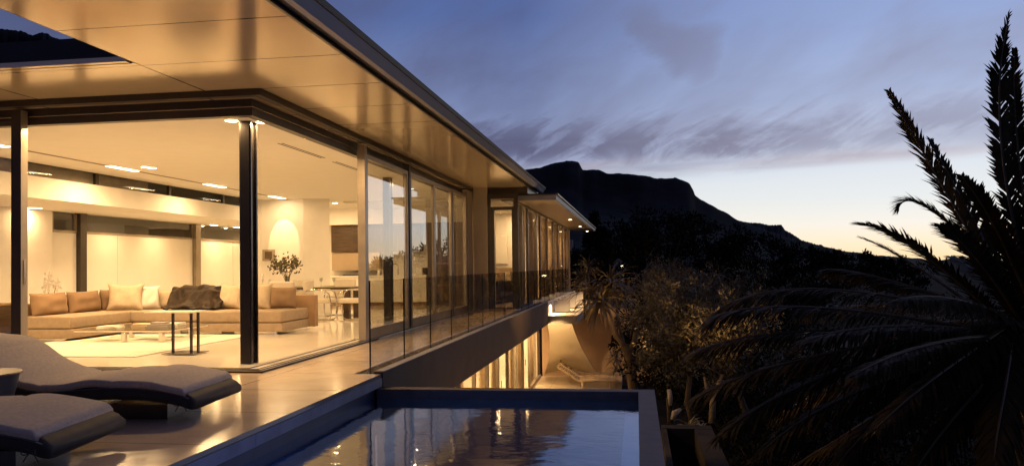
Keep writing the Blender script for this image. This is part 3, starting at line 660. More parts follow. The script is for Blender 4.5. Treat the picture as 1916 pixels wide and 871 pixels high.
# ------------------------------------------------------------ furniture of the living room
FZ = .03
sf = thing('corner_sofa', 'long tan L-shaped corner sofa on low runners', 'sofa', (-9.35, 13.7, FZ))
MB().bbox(-10.25, -9.35, 12.1, 14.7, .085, .24, .015).bbox(-9.34, -7.92, 13.75, 14.7, .085, .24, .015).bbox(-7.90, -6.26, 13.50, 14.7, .085, .24, .015).build('base', sofa_m, sf, smooth=True, sharp=40)
for k, (x0, x1, y0, y1) in enumerate([(-10.24, -9.35, 12.1, 13.72), (-10.24, -7.93, 13.74, 14.68), (-7.91, -6.26, 13.49, 14.68)]):
    MB().bbox(x0, x1, y0, y1, .25, .455, .035, 4).build('seat_cushion', sofa_m, sf, smooth=True, sharp=40)
MB().bbox(-10.42, -10.26, 12.12, 14.86, .085, .66, .012).bbox(-10.25, -6.14, 14.72, 14.86, .085, .69, .012).build('backrest_frame', sofab_m, sf, smooth=True, sharp=40)
for x0, x1, y in [(-10.2, -9.5, 12.16), (-9.2, -8.4, 13.8), (-8.1, -7.5, 13.66), (-7.2, -6.4, 13.56)]:
    MB().box(x0, x1, y, y+.04, .031, .084).build('runner', chrome_m, sf)
def pillow(mb, c, w, h, d, rz=0, tilt=0, seed=0, n=14, corner=.0):
    """soft cushion: pinched at the seams, ears at the corners, a few dents"""
    M = Matrix.Translation(c) @ Matrix.Rotation(rz, 4, 'Z') @ Matrix.Rotation(tilt, 4, 'X')
    vs = []; k0 = len(mb.v)
    for side in (1, -1):
        for j in range(n+1):
            for i in range(n+1):
                u, v = 2*i/n-1, 2*j/n-1
                t = (max(0, 1-abs(u)**3.2)*max(0, 1-abs(v)**3.2))**.5
                e_ = 1-.045*(1-u*u)*abs(v)**4 ; e2 = 1-.045*(1-v*v)*abs(u)**4
                dd = d/2*t*(1+.25*mnoise.noise(Vector((u*1.7+seed, v*1.7, side*2.0))))+.004
                ear = 1+corner*abs(u*v)**3
                vs.append(M @ Vector((u*w/2*e2*ear, side*-dd, v*h/2*e_*ear)))
    N = (n+1)**2; fs = []
    for s2 in (0, 1):
        for j in range(n):
            for i in range(n): a = s2*N+j*(n+1)+i; fs.append((a, a+1, a+n+2, a+n+1))
    ring = [i for i in range(n)]+[j*(n+1)+n for j in range(n)]+[n*(n+1)+i for i in range(n, 0, -1)]+[j*(n+1) for j in range(n, 0, -1)]
    for a, b in zip(ring, ring[1:]+ring[:1]): fs.append((a, a+N, b+N, b))
    return mb.add(vs, fs)
def cushion(name, mt, c, w, h, d, rz, tilt, seed, parent=None, label=None, corner=0.):
    o = pillow(MB(), c, w, h, d, rz, tilt, seed, corner=corner).build(name, mt, parent, smooth=True)
    if parent is None: tag(o, label, 'cushion', 'loose cushions on the corner sofa')
    return o
T = .16
# seat backs along the left wing (facing right) and the rear wing (facing the terrace)
cush_shade = pbr('cushion_left_shade', (.24, .155, .09), .9, var=.08, bump=.5, bscale=200)  # darker colour carries the shade on the left wing's cushions
cushion('back_cushion', cush_shade, (-10.13, 12.58, .64), .86, .40, .22, PI/2, -T, 1, sf)
cushion('back_cushion', cush_shade, (-10.13, 13.47, .64), .86, .40, .22, PI/2, -T, 2, sf)
cushion('back_cushion', cush_b, (-10.12, 14.3, .65), .72, .40, .24, PI/2, -T, 3, sf)
cushion('back_cushion', cush_l, (-9.25, 14.55, .63), .58, .38, .22, 0, -T, 4, sf)
cushion('back_cushion', cush_l, (-8.70, 14.55, .63), .56, .38, .22, 0, -T, 5, sf)
cushion('back_cushion', sofa_m, (-8.1, 14.56, .63), .62, .38, .22, 0, -T, 6, sf)
cushion('back_cushion', sofa_m, (-7.45, 14.56, .63), .62, .38, .22, 0, -T, 7, sf)
cushion('scatter_cushion', cush_l, (-9.62, 13.95, .70), .60, .48, .20, .35, -.25, 8, None, 'large beige linen cushion in the corner bend of the sofa', .12)
cushion('scatter_cushion', cush_w, (-9.33, 14.22, .68), .42, .44, .16, .75, -.2, 9, None, 'small bright white cushion behind the large beige one', .10)
cushion('scatter_cushion', cush_l, (-7.62, 14.25, .69), .52, .46, .18, -.2, -.25, 10, None, 'beige cushion leaning beside the dark fur throw', .12)
cushion('scatter_cushion', cush_l, (-7.08, 14.22, .69), .56, .48, .18, -.06, -.2, 11, None, 'pale cushion just right of the steel column', .08)
cushion('scatter_cushion', cush_b, (-6.58, 14.25, .66), .50, .40, .20, .12, -.15, 12, None, 'brown cushion at the right end of the sofa', .02)
# fur throw heaped over the back cushions, running down to the seat
def throw(u, v):
    x = -8.94+1.22*u-.04*math.sin(v*4)+.16*(1-u)*v
    prof = [(14.78, .70), (14.66, .86), (14.44, .86), (14.27, .78), (14.14, .62), (14.0, .53), (13.80, .49)]
    t = v*(len(prof)-1); k = min(int(t), len(prof)-2); f = t-k
    y = prof[k][0]*(1-f)+prof[k+1][0]*f; z = prof[k][1]*(1-f)+prof[k+1][1]*f
    n_ = mnoise.noise(Vector((u*5.5+v*2.5, v*3.2-u*2, .3))); n2_ = mnoise.noise(Vector((u*13, v*9+u*6, 4)))
    z += .065*n_*(1 if v > .1 else .3)+.022*n2_+.03*math.sin(PI*u); y -= .05*n_+.03*n2_+.05*math.sin(PI*u)*v
    return (x, y, max(z, .475))
tag(MB().sheet(throw, 60, 44, .03, (0, -.3, .95)).build('fur_throw', fur_m, None, smooth=True), 'dark brown fur throw heaped over the sofa back', 'throw')

tag(MB().bbox(-9.62, -6.72, 9.95, 13.4, .0305, .046, .006, 2).build('rug', rug_m), 'large pale rug under the glass coffee table', 'rug')
ct = thing('coffee_table', 'low glass coffee table with chrome legs on the rug', 'table', (-8.3, 12.5, .046))
MB().bbox(-9.1, -7.45, 11.85, 13.1, .235, .250, .004, 2).build('tabletop', tglass_m, ct)
MB().box(-9.1, -7.45, 11.85, 11.875, .215, .2345).box(-9.1, -7.45, 13.075, 13.1, .215, .2345).box(-9.1, -9.075, 11.876, 13.074, .215, .2345).box(-7.475, -7.45, 11.876, 13.074, .215, .2345).build('table_frame', leather_m, ct)
for x, y in [(-8.75, 12.86), (-8.27, 11.96), (-7.62, 12.86), (-7.62, 11.98)]:
    MB().bbox(x-.035, x+.035, y-.035, y+.035, .0465, .2, .004, 2).build('leg', chrome_m, ct)
def books(name, lab, x, y, dims, mt, rz=0, z=.2505):
    o = None
    mb = MB(); zz = z
    for (w_, d_, h_) in dims:
        c = len(mb.v); r = rz+random.uniform(-.12, .12)
        mb.bbox(-w_/2, w_/2, -d_/2, d_/2, 0, h_, .003, 1); mb.xf(Matrix.Translation((x, y, zz)) @ Matrix.Rotation(r, 4, 'Z'), c); zz += h_+.0008
    return mb.build(name, mt)
tag(books('magazine_stack', '', -8.72, 12.25, [(.36, .27, .012), (.34, .26, .014), (.33, .25, .010)], book_w, .05), 'white magazines at the left end of the coffee table', 'magazines', 'books on the coffee table')
tag(books('book_stack', '', -8.25, 12.5, [(.36, .28, .03), (.34, .26, .028)], book_t, -.1), 'pair of tan books in the middle of the coffee table', 'books', 'books on the coffee table')
tag(books('book_stack', '', -7.85, 12.3, [(.38, .28, .035), (.33, .26, .03), (.25, .18, .03)], book_g, .1), 'grey books stacked three high behind the tall side table', 'books', 'books on the coffee table')
tag(books('book_stack', '', -8.0, 12.9, [(.36, .27, .02), (.34, .26, .02)], book_w, 0), 'thin white books at the far edge of the coffee table', 'books', 'books on the coffee table')
st_ = thing('side_table', 'tall narrow steel side table with thin top before the sofa', 'table', (-6.4, 10.4, .03))
MB().bbox(-6.76, -6.05, 10.2, 10.62, .612, .630, .004, 2).build('tabletop', leather_m, st_)
for x, y in [(-6.43, 10.38), (-6.155, 10.38), (-6.08, 10.43)]:
    MB().box(x-.012, x+.012, y-.02, y+.02, .055, .6115).build('leg', steel_m, st_)
MB().bbox(-6.50, -6.02, 10.2, 10.62, .0465, .055, .003, 1).build('base_plate', steel_m, st_)
sb = thing('sideboard', 'low dark sideboard at the left wall beyond the door stile', 'sideboard', (-11.3, 12.2, .03))
MB().bbox(-11.55, -10.95, 10.4, 12.85, .14, .62, .01, 2).build('cabinet', wood_m, sb)
MB().bbox(-11.56, -10.94, 10.39, 12.86, .622, .66, .005, 1).build('top', woodw_m, sb)
MB().box(-11.5, -11.0, 10.5, 12.75, .031, .139).build('plinth', dark_m, sb)
bowl = MB().lathe([(.03, 0), (.11, .05), (.15, .12), (.14, .125), (.1, .06), (.02, .03)], (-11.2, 12.3, .661), 20).build('bowl', ceram_m, smooth=True); tag(bowl, 'white bowl on the low dark sideboard', 'bowl')
cs = thing('console_table', 'slim white console behind the left wing of the sofa', 'table', (-10.75, 13.4, .03))
MB().bbox(-10.95, -10.55, 12.9, 14.4, .48, .52, .005, 1).build('tabletop', white_m, cs)
for x, y in [(-10.92, 12.93), (-10.92, 14.37), (-10.58, 12.93), (-10.58, 14.37)]: MB().box(x-.02, x+.02, y-.02, y+.02, .031, .479).build('leg', white_m, cs)
orc = thing('orchid', 'white orchid rising behind the left end of the sofa', 'plant', (-10.75, 13.35, .52))
MB().lathe([(.05, 0), (.07, .1), (.065, .1), (.045, .01)], (-10.75, 13.35, .521), 16).build('pot', ceram_m, orc, smooth=True)
mb = MB().tube([(-10.75, 13.35, .6), (-10.76, 13.34, .85), (-10.74, 13.32, 1.12)], .006, 6).tube([(-10.75, 13.35, .6), (-10.66, 13.36, .8), (-10.60, 13.36, 1.0)], .006, 6); mb.build('stem', leaf_v, orc)
for c in [(-10.75, 13.32, 1.12), (-10.72, 13.3, 1.05), (-10.76, 13.32, .97), (-10.6, 13.35, .99), (-10.80, 13.33, .90), (-10.58, 13.35, .93)]:
    mb = MB()
    for k in range(5):
        a = 2*PI*k/5+c[2]*9; r = .075; dxx, dzz = math.cos(a)*r, math.sin(a)*r; t_ = len(mb.v)
        mb.add([c, (c[0]+dxx-dzz*.45, c[1]-.012, c[2]+dzz+dxx*.45), (c[0]+dxx*1.5, c[1]+.004, c[2]+dzz*1.5), (c[0]+dxx+dzz*.45, c[1]-.012, c[2]+dzz-dxx*.45)], [(0, 1, 2, 3)])
    mb.raw('flower', petal_m, orc)
mb = MB()
for k in range(5):
    a = k*1.3; mb.add([(-10.75, 13.35, .61), (-10.75+.08*math.cos(a), 13.35+.08*math.sin(a)-.02, .66), (-10.75+.19*math.cos(a), 13.35+.19*math.sin(a), .62), (-10.75+.08*math.cos(a), 13.35+.08*math.sin(a)+.03, .66)], [(0, 1, 2, 3)])
mb.raw('leaf', leaf_v, orc)

# dining
dt_ = thing('dining_table', 'long glass-topped dining table with dark square legs', 'table', (-7.9, 18, FZ))
MB().bbox(-9.5, -6.42, 17.55, 18.55, .765, .782, .004, 1).build('tabletop', tglass_m, dt_)
MB().box(-9.4, -6.5, 17.62, 17.68, .71, .764).box(-9.4, -6.5, 18.42, 18.48, .71, .764).box(-9.4, -9.34, 17.68, 18.42, .71, .764).box(-6.56, -6.5, 17.68, 18.42, .71, .764).build('table_frame', wood_m, dt_)
for x in (-9.3, -6.62):
    for y in (17.72, 18.38): MB().box(x-.07, x+.07, y-.06, y+.06, .031, .709).build('leg', wood_m, dt_)
def make_chair(label, loc, rz):
    t = thing('dining_chair', label, 'chair', loc, rz, 'cream dining chairs')
    MB().bbox(-.28, .28, -.27, .26, .40, .50, .03).build('seat', leather_m, t, True, local=True)
    b = MB().bbox(-.28, .28, -.05, .05, 0, .46, .03); b.xf(Matrix.Translation((0, -.27, .44)) @ Matrix.Rotation(.10, 4, 'X')); b.build('backrest', leather_m, t, True, local=True)
    for s in (-1, 1):
        x = s*.31; pts = [(x, -.28, .68), (x, -.05, .70), (x, .12, .69), (x, .22, .62), (x, .27, .45), (x, .28, .2), (x, .25, .05), (x, .18, .012), (x, -.1, .010), (x, -.30, .010)]
        MB().tube(pts, .014, 6).build('arm_frame', chrome_m, t, True, local=True)
    MB().tube([(-.31, .25, .37), (.31, .25, .37)], .012, 6).tube([(-.31, -.3, .012), (.31, -.3, .012)], .012, 6).build('crossbar', chrome_m, t, True, local=True)
    return t
c0 = make_chair('cream armchair seen from behind just past the right end of the sofa', (-7.62, 16.75, .0305), 0)
dup(c0, (-6.98, 17.1, .0305), -PI*.45, 'cream dining chair in profile left of the table end')
dup(c0, (-6.30, 17.15, .0305), PI*.55, 'cream dining chair at the right end of the table, turned left')
dup(c0, (-7.25, 18.95, .0305), PI, 'cream dining chair on the far side of the table by its right end')
dup(c0, (-8.35, 18.95, .0305), PI, 'cream dining chair on the far side of the table behind the vase')
vs_ = thing('flower_vase', 'glass vase with a spreading leafy bouquet on the dining table', 'vase', (-8.2, 18.0, .783))
MB().lathe([(.05, 0), (.055, .02), (.06, .24), (.055, .24), (.05, .03), (0, .03)], (-8.2, 18, .7835), 18).build('vase', tglass_m, vs_, smooth=True)
mb = MB(); lm = MB()
for k in range(22):
    a = random.uniform(0, 2*PI); r = random.uniform(.1, .40); h = random.uniform(.38, .64); tip = Vector((-8.2+r*math.cos(a), 18+r*math.sin(a), .8+h))
    mb.tube([(-8.2+.02*math.cos(a), 18, .82), (-8.2+.3*r*math.cos(a), 18+.3*r*math.sin(a), 1.05), tip], .004, 4)
    for j in range(16):
        p = tip+Vector([random.gauss(0, .055) for _ in range(3)]); d = Vector([random.gauss(0, 1) for _ in range(3)]).normalized(); q = d.orthogonal()*.018; l_ = random.uniform(.05, .09)
        lm.add([p, p+d*l_*.5+q, p+d*l_, p+d*l_*.5-q], [(0, 1, 2, 3)])
mb.build('stem', leaf_v, vs_); lm.raw('foliage', leaf_v, vs_)
for x, y, lab in [(-6.95, 17.75, 'wine glass near the right end of the dining table'), (-7.4, 18.1, 'wine glass in the middle of the dining table')]:
    g_ = MB().lathe([(.035, 0), (.034, .004), (.005, .008), (.005, .09), (.03, .12), (.042, .16), (.034, .20), (.030, .20), (.038, .16), (.0, .1)], (x, y, .7835), 16).build('wine_glass', tglass_m, smooth=True); tag(g_, lab, 'glass', 'glasses on the dining table')
for x, y, lab in [(-7.15, 17.95, 'plate stack at the right end of the dining table'), (-7.9, 17.8, 'plate beside the leafy vase')]:
    g_ = MB().lathe([(.09, 0), (.15, .012), (.15, .016), (.09, .006)], (x, y, .7835), 24).build('plate', ceram_m, smooth=True); tag(g_, lab, 'plate', 'plates on the dining table')
for x, h, lab in [(-8.78, .30, 'taller white candlestick right of the steel column'), (-8.62, .18, 'shorter candlestick right of the steel column')]:
    g_ = MB().lathe([(.05, 0), (.045, .01), (.01, .02), (.01, h*.45), (.03, h*.5), (.03, h*.62), (.012, h*.7), (.035, h*.8), (.03, h), (0, h)], (x, 17.9, .7835), 14).build('candlestick', ceram_m, smooth=True); tag(g_, lab, 'candlestick', 'candlesticks on the dining table')

# kitchen
kc = thing('kitchen_counter', 'long white kitchen counter with pale front along the end wall', 'counter', (-7.8, 23.9, FZ))
for k in range(5):
    x0 = -9.5+k*.64; MB().box(x0+.003, x0+.637, 23.60, 23.62, .16, .92).build('drawer_front', white_m, kc)
MB().box(-9.5, -6.3, 23.621, 24.29, .15, .92).build('carcass', white_m, kc)
MB().box(-9.48, -6.32, 23.68, 24.28, .031, .149).build('plinth', woodw_m, kc)
MB().bbox(-9.52, -6.28, 23.57, 24.29, .922, .965, .004, 1).build('worktop', white_m, kc)
hb = MB().box(-9.1, -8.4, 23.7, 24.15, .966, .975)
for x in (-9.0, -8.85, -8.7, -8.55): hb.tube([(x, 23.75, .99), (x, 24.1, .99)], .012, 6)
hb.build('hob', black_m, kc)
kb = thing('wall_cupboards', 'row of dark upper kitchen cupboards above a pale splashback', 'cupboard', (-8.5, 24.2, 1.7))
for k in range(4):
    x0 = -9.45+k*.72; MB().box(x0+.003, x0+.717, 23.95, 23.97, 1.70, 2.55).build('cupboard_door', wood_m, kb)
MB().box(-9.45, -6.57, 23.972, 24.299, 1.70, 2.549).build('carcass', wood_m, kb)
MB().box(-9.45, -7.9, 24.0, 24.28, 1.13, 1.69).build('hood_panel', pbr('hood_beige', (.42, .33, .23), .4, var=.04), kb)
tu = thing('tall_cabinet', 'dark full-height kitchen cabinet right of the white counter', 'cabinet', (-5.4, 24, FZ))
MB().box(-6.25, -4.46, 23.62, 24.29, .031, 2.549).build('carcass', wood_m, tu)
for k, x0 in enumerate((-6.25, -5.65, -5.05)): MB().box(x0+.003, x0+.587, 23.595, 23.618, .10, 2.54).build('cabinet_door', wood_m, tu)
MB().box(-6.1, -5.2, 23.56, 23.594, 1.28, 1.34).box(-6.1, -5.2, 23.56, 23.594, .62, .68).build('handle_rail', woodw_m, tu)
def ktl(name, mb, mt, lab, cat): tag(mb.build(name, mt, smooth=True, sharp=45), lab, cat, 'things on the kitchen counter')
ktl('kettle', MB().lathe([(.09, 0), (.085, .12), (.06, .2), (.02, .22), (0, .235)], (-7.86, 23.9, .966), 18).tube([(-7.78, 23.9, 1.0), (-7.68, 23.9, 1.06), (-7.70, 23.9, 1.16), (-7.8, 23.9, 1.17)], .012, 6), chrome_m, 'steel kettle on the kitchen counter behind the first glass door', 'kettle')
ktl('tap', MB().tube([(-7.3, 24.0, .966), (-7.3, 24.0, 1.25), (-7.33, 23.96, 1.31), (-7.4, 23.86, 1.31), (-7.42, 23.82, 1.24)], .014, 8), chrome_m, 'tall curved tap behind the first glass door', 'tap')
ktl('toaster', MB().bbox(-6.66, -6.46, 23.75, 24.05, .966, 1.2, .03), ceram_m, 'white toaster beside the black coffee machine', 'toaster')
ktl('coffee_machine', MB().bbox(-6.42, -6.30, 23.8, 24.1, .966, 1.06, .02).lathe([(.0, 0), (.1, .03), (.12, .1), (.1, .18), (0, .2)], (-6.36, 23.85, 1.0), 18), black_m, 'round black coffee machine at the end of the counter', 'coffee machine')

# bedroom
bed = thing('bed', 'bed with white cover seen through the bedroom door', 'bed', (-4.9, 25.6, 0))
MB().bbox(-5.7, -4.15, 24.9, 26.85, .12, .35, .02).build('bed_base', wood_m, bed, smooth=True, sharp=40)
MB().bbox(-5.68, -4.17, 24.92, 26.84, .352, .60, .06, 4).build('mattress', cush_w, bed, smooth=True)
def cov(u, v):
    x = -5.66+u*1.62; y = 25.0+v*1.1; z = .63+.01*mnoise.noise(Vector((u*6, v*6, 0)))
    if u > .92: z -= (u-.92)*4.6; x = -4.13+.04*math.sin(v*14)
    return (x, y, z)
MB().sheet(cov, 40, 14, .02).build('cover', cush_w, bed, smooth=True)
MB().bbox(-5.75, -4.1, 26.86, 26.92, .1, 1.15, .01).build('headboard', sofa_m, bed)
for k in range(5):
    pillow(MB(), (-5.2+k*.24, 26.3, .80), .22, .42, .14, 0, -.3, 30+k).build('pillow', cush_b if k % 2 else cush_l, bed, smooth=True)
ac = thing('armchair', 'dark round armchair just inside the bedroom door', 'chair', (-3.62, 22.4, 0))
MB().lathe([(.28, 0), (.33, .05), (.34, .18), (.28, .22), (0, .22)], (-3.62, 22.4, .24), 20).build('seat', cush_b, ac, smooth=True)
pts = [(-3.62+.33*math.cos(a), 22.4+.33*math.sin(a)) for a in [PI*(-.15+1.3*k/18) for k in range(19)]]
mb = MB()
for z0, sc_ in ((.45, 1), ): mb.add([(x, y, .40) for x, y in pts]+[(x*1-.0, y, .78) for x, y in pts]+[(-3.62+(x+3.62)*.86, 22.4+(y-22.4)*.86, .40) for x, y in pts]+[(-3.62+(x+3.62)*.86, 22.4+(y-22.4)*.86, .78) for x, y in pts],
    [(i, i+1, i+20, i+19) for i in range(18)]+[(i+38, i+39, i+58, i+57) for i in range(18)]+[(i+19, i+20, i+58, i+57) for i in range(18)])
mb.build('backrest', cush_b, ac, smooth=True)
for a in range(4): MB().tube([(-3.62+.2*math.cos(a*PI/2+.8), 22.4+.2*math.sin(a*PI/2+.8), .24), (-3.62+.3*math.cos(a*PI/2+.8), 22.4+.3*math.sin(a*PI/2+.8), .0)], .014, 6).build('leg', chrome_m, ac)

# ------------------------------------------------------------ sun loungers on the deck
PR = [(-.06, .215), (0, .262), (.12, .295), (.3, .322), (.5, .336), (.75, .336), (.96, .316), (1.2, .300), (1.32, .315), (1.45, .365), (1.6, .45), (1.75, .535), (1.92, .62), (2.1, .655), (2.25, .66)]
def prof_z(s, P=PR):
    for (a, za), (b, zb) in zip(P, P[1:]):
        if s <= b: t = max(0, (s-a)/(b-a)); t = t*t*(3-2*t) if False else t; return za+(zb-za)*t
    return P[-1][1]
def smooth_prof(s): return sum(prof_z(s+d) for d in (-.08, -.04, 0, .04, .08))/5
def lounger(origin, dvec, label, width=.94, L=2.2):
    d = Vector((*dvec, 0)).normalized(); n = Vector((d.y, -d.x, 0))       # n: from near edge towards the far edge
    if n.y < 0: n = -n
    o = Vector((*origin, 0)); t = thing('sun_lounger', label, 'sun lounger', tuple(o), math.atan2(d.y, d.x), 'padded sun loungers on the deck')
    def P(s, w_, z): q = o+d*s+n*w_; return (q.x, q.y, z)
    # core: closed rounded section swept along the curve
    def swept(mb, s0, s1, w0, w1, zt, th, ns, r=.05, nc=6, puff=.0, wig=0.):
        sec = []
        for (cw_, cz, a0) in ((w1-r, -r, 0), (w0+r, -r, PI/2), (w0+r, -th+r, PI), (w1-r, -th+r, 1.5*PI)):
            for k in range(nc+1): a = a0+PI/2*k/nc; sec.append((cw_+r*math.cos(a), cz+r*math.sin(a)))
        m_ = len(sec); vs = []
        for i in range(ns+1):
            s = s0+(s1-s0)*i/ns; edge_ = min(1, min(i, ns-i)/2.0); k_ = .55+.45*math.sin(PI/2*edge_)
            for (a, z) in sec:
                wv = wig*mnoise.noise(Vector((s*3.1, a*2.5, 7)))
                zz = zt(s)+(z+th/2)*k_-th/2+puff*math.sin(PI*max(0, min(1, (a-w0)/(w1-w0))))*(1 if z > -th/2 else 0)+wv
                vs.append(P(s, a+.6*wv*(1 if z > -th/2 else .3), zz))
        fs = [(i*m_+k, i*m_+(k+1) % m_, (i+1)*m_+(k+1) % m_, (i+1)*m_+k) for i in range(ns) for k in range(m_)]
        fs += [tuple(range(m_)), tuple(ns*m_+k for k in reversed(range(m_)))]
        return mb.add(vs, fs)
    swept(MB(), -.05, L, 0, width, lambda s: smooth_prof(s)-.035, .125, 60, .05).build('pad', loungeb_m, t, smooth=True)
    swept(MB(), .03, L+.02, -.012, width-.02, lambda s: smooth_prof(s)+.003-.010*sum(math.exp(-((s-q)/.022)**2) for q in (.02, .62, 1.22, 1.80)), .062, 130, .028, puff=.006, wig=.024).build('towel_cover', towel_m, t, smooth=True)
    for wv in (-.004, width+.004):
        MB().tube([P(s*L/40, wv, smooth_prof(s*L/40)-.062) for s in range(0, 41)], .006, 5).build('piping', metal_c, t, smooth=True)
    for s in (.5, 1.15):
        mb = MB(); mb.box(-.25, .25, .06, width-.26, 0, .1); c = len(mb.v)-8
        for i in range(c, c+8): x, y, z = mb.v[i]; mb.v[i] = P(s+x, .1+y, .001+z*(smooth_prof(s)-.215)/.1)
        mb.build('support', steel_m, t)
    mb = MB()
    for k in range(26):
        a = k/25*PI*1.7; 
    b0 = Vector(P(.04, -.02, smooth_prof(.04)-.10))
    for sgn in (1, -1):
        lp = [b0+Vector((sgn*.06*math.sin(a)*.8, -.02-.02*math.sin(a), .018*math.sin(2*a)*sgn-.01)) for a in [PI*q/12 for q in range(13)]]; mb.tube(lp, .0035, 5)
        mb.tube([b0, b0+Vector((sgn*.03, -.02, -.04)), b0+Vector((sgn*.05, -.02, -.07))], .0035, 5)
    mb.build('tie', loungeb_m, t)
    return t
lounger((-3.50, 5.86), (-1, -.10), 'grey padded sun lounger nearest the glass front, head raised')
lounger((-3.46, 4.24), (-1, -.17), 'grey padded sun lounger in the foreground at the deck corner')
co_ = thing('cone_table', 'tapering dark drum table with wooden top beside the loungers', 'table', (-4.93, 5.36, 0))
MB().lathe([(.19, .002), (.285, .43)], (-4.93, 5.36, 0), 40).build('drum', metal_c, co_, smooth=True, sharp=40)
MB().lathe([(.30, 0), (.305, .008), (.30, .018)], (-4.93, 5.36, .431), 40).build('tabletop', pbr('oiled_wood', (.22, .145, .08), .35, var=.2, vscale=3, stretch=(1, 8, 1)), co_, smooth=True, sharp=40)

# slatted loungers on the lower terrace
def slat_lounger(x, y, label, head=.62):
    t = thing('wooden_lounger', label, 'sun lounger', (x, y, -3), 0, 'slatted wooden loungers on the lower terrace')
    def pz(s): return .30+(.0 if s > .75 else (.75-s)*head*1.05)+.05*math.sin(max(0, s-.75)*2.6)
    for k in range(24):
        s = .04+k*.084; z = pz(s)-3; sl_ = (pz(s+.04)-pz(s-.04))/.08
        b = MB().box(-.036, .036, -.32, .32, -.012, .012); b.xf(Matrix.Translation((x+s, y, z)) @ Matrix.Rotation(-math.atan(sl_), 4, 'Y')); b.build('slat', teak_m, t)
    for sy_ in (-.30, .30):
        pts = [(x+.02+.1*k, y+sy_, pz(.02+.1*k)-3.035) for k in range(21)]; MB().tube(pts, .022, 6).build('side_rail', teak_m, t)
        for s in (.85, 1.9): MB().box(x+s-.03, x+s+.03, y+sy_-.02, y+sy_+.02, -2.999, pz(s)-3.05).build('leg', teak_m, t)
slat_lounger(-2.78, 28.6, 'farther slatted wooden lounger below the shade sail')
slat_lounger(-2.72, 27.5, 'nearer slatted wooden lounger, mostly hidden by the pool rim')
tag(MB().bbox(-.95, -.55, 27.2, 30.1, -2.999, -2.72, .01).build('timber_bench', teak_m), 'low timber bench edge at the right of the lower terrace', 'bench')

# ------------------------------------------------------------ plants
def leaves(mb, P, D, l, wd, curl=.0):
    """many rhombic leaves: P points, D directions (numpy)"""
    n = len(P); D = D/np.linalg.norm(D, axis=1)[:, None]
    R_ = rng.normal(size=(n, 3)); S_ = np.cross(D, R_); S_ /= np.linalg.norm(S_, axis=1)[:, None]
    l = np.broadcast_to(l, n)[:, None]; wd = np.broadcast_to(wd, n)[:, None]
    v = np.stack([P, P+D*l*.45+S_*wd, P+D*l, P+D*l*.45-S_*wd], 1).reshape(-1, 3); k = len(mb.v)
    mb.v += [tuple(x) for x in v]; mb.f += [(k+4*i, k+4*i+1, k+4*i+2, k+4*i+3) for i in range(n)]
    return mb
def tree(name, label, base, crown_c, rad, nclump, per, leaf=(.07, .012), mt=leaf_ol, trunk_r=.12, group=None, cat='tree', spread=.42, fork=3, bark=bark_m, droop=.1, hollow=.35):
    t = thing(name, label, cat, tuple(base), 0, group); base = Vector(base); cc = Vector(crown_c); mb = MB()
    mid_ = base.lerp(cc, .55)+Vector((random.uniform(-.2, .2), random.uniform(-.2, .2), 0))*trunk_r*8
    mb.tube([base, base.lerp(mid_, .5)+Vector((random.uniform(-.1, .1), 0, 0)), mid_], [trunk_r, trunk_r*.8, trunk_r*.6], 8)
    cl_ = []
    for k in range(nclump):
        while True:
            q = Vector((random.uniform(-1, 1), random.uniform(-1, 1), random.uniform(-1, 1)))
            if hollow < q.length < 1: break
        q *= 1+.22*mnoise.noise(q*2+cc)
        cl_.append(cc+Vector((q.x*rad[0], q.y*rad[1], q.z*rad[2])))
    for k in range(0, nclump, max(1, nclump//22)):
        e_ = cl_[k]; mb.tube([mid_, mid_.lerp(e_, .5)+Vector((0, 0, .12*rad[2]*random.uniform(-.5, 1))), e_], [trunk_r*.42, trunk_r*.22, trunk_r*.06], 5)
    mb.build('trunk', bark, t, smooth=True)
    lm = MB(); C_ = np.array([list(c) for c in cl_]); rr = min(rad)*spread
    c_i = np.repeat(np.arange(nclump), per); sz = rng.uniform(.45, 1.15, nclump)[c_i][:, None]
    off = rng.normal(size=(len(c_i), 3)); off /= np.linalg.norm(off, axis=1)[:, None]; off *= rng.random((len(c_i), 1))**.6*rr*sz
    P = C_[c_i]+off; D = off/rr+rng.normal(size=off.shape)*.55+np.array([0, 0, .35-droop])
    leaves(lm, P, D, rng.uniform(.6, 1.3, len(P))*leaf[0], leaf[1]); lm.raw('crown', mt, t); return t
# olive trees below the terrace, lit from the garden
def A(u, v, d): return tuple(at(u, v, d))
tree('olive_tree', 'olive tree with bright lit leaves in the middle of the garden', A(1300, 800, 15), A(1262, 620, 15), (.78, .8, 1.0), 60, 120, (.10, .014), group='olive trees in the garden', trunk_r=.07, spread=.36)
tree('olive_tree', 'wide olive tree whose lower leaves catch warm light beside the palm', A(1408, 800, 14), A(1365, 640, 14), (.95, .8, .85), 62, 120, (.10, .014), group='olive trees in the garden', trunk_r=.07, spread=.36)
tree('olive_tree', 'dusky olive tree between the strap-leaved tree and the bright one', A(1255, 790, 19), A(1258, 595, 19), (.80, 1.0, 1.15), 60, 130, (.10, .015), group='olive trees in the garden', trunk_r=.08)
tree('olive_tree', 'dim olive tree standing behind the two lit olive trees', A(1330, 780, 24), A(1340, 560, 24), (1.9, 1.4, 1.0), 55, 130, (.12, .018), group='olive trees in the garden', trunk_r=.10)
tree('garden_tree', 'sparse feathery tree rising above the lit olives near the far lamp', A(1245, 780, 30), A(1250, 535, 30), (1.7, 1.4, .9), 45, 90, (.15, .018), mt=leaf_ol, trunk_r=.1, spread=.5)
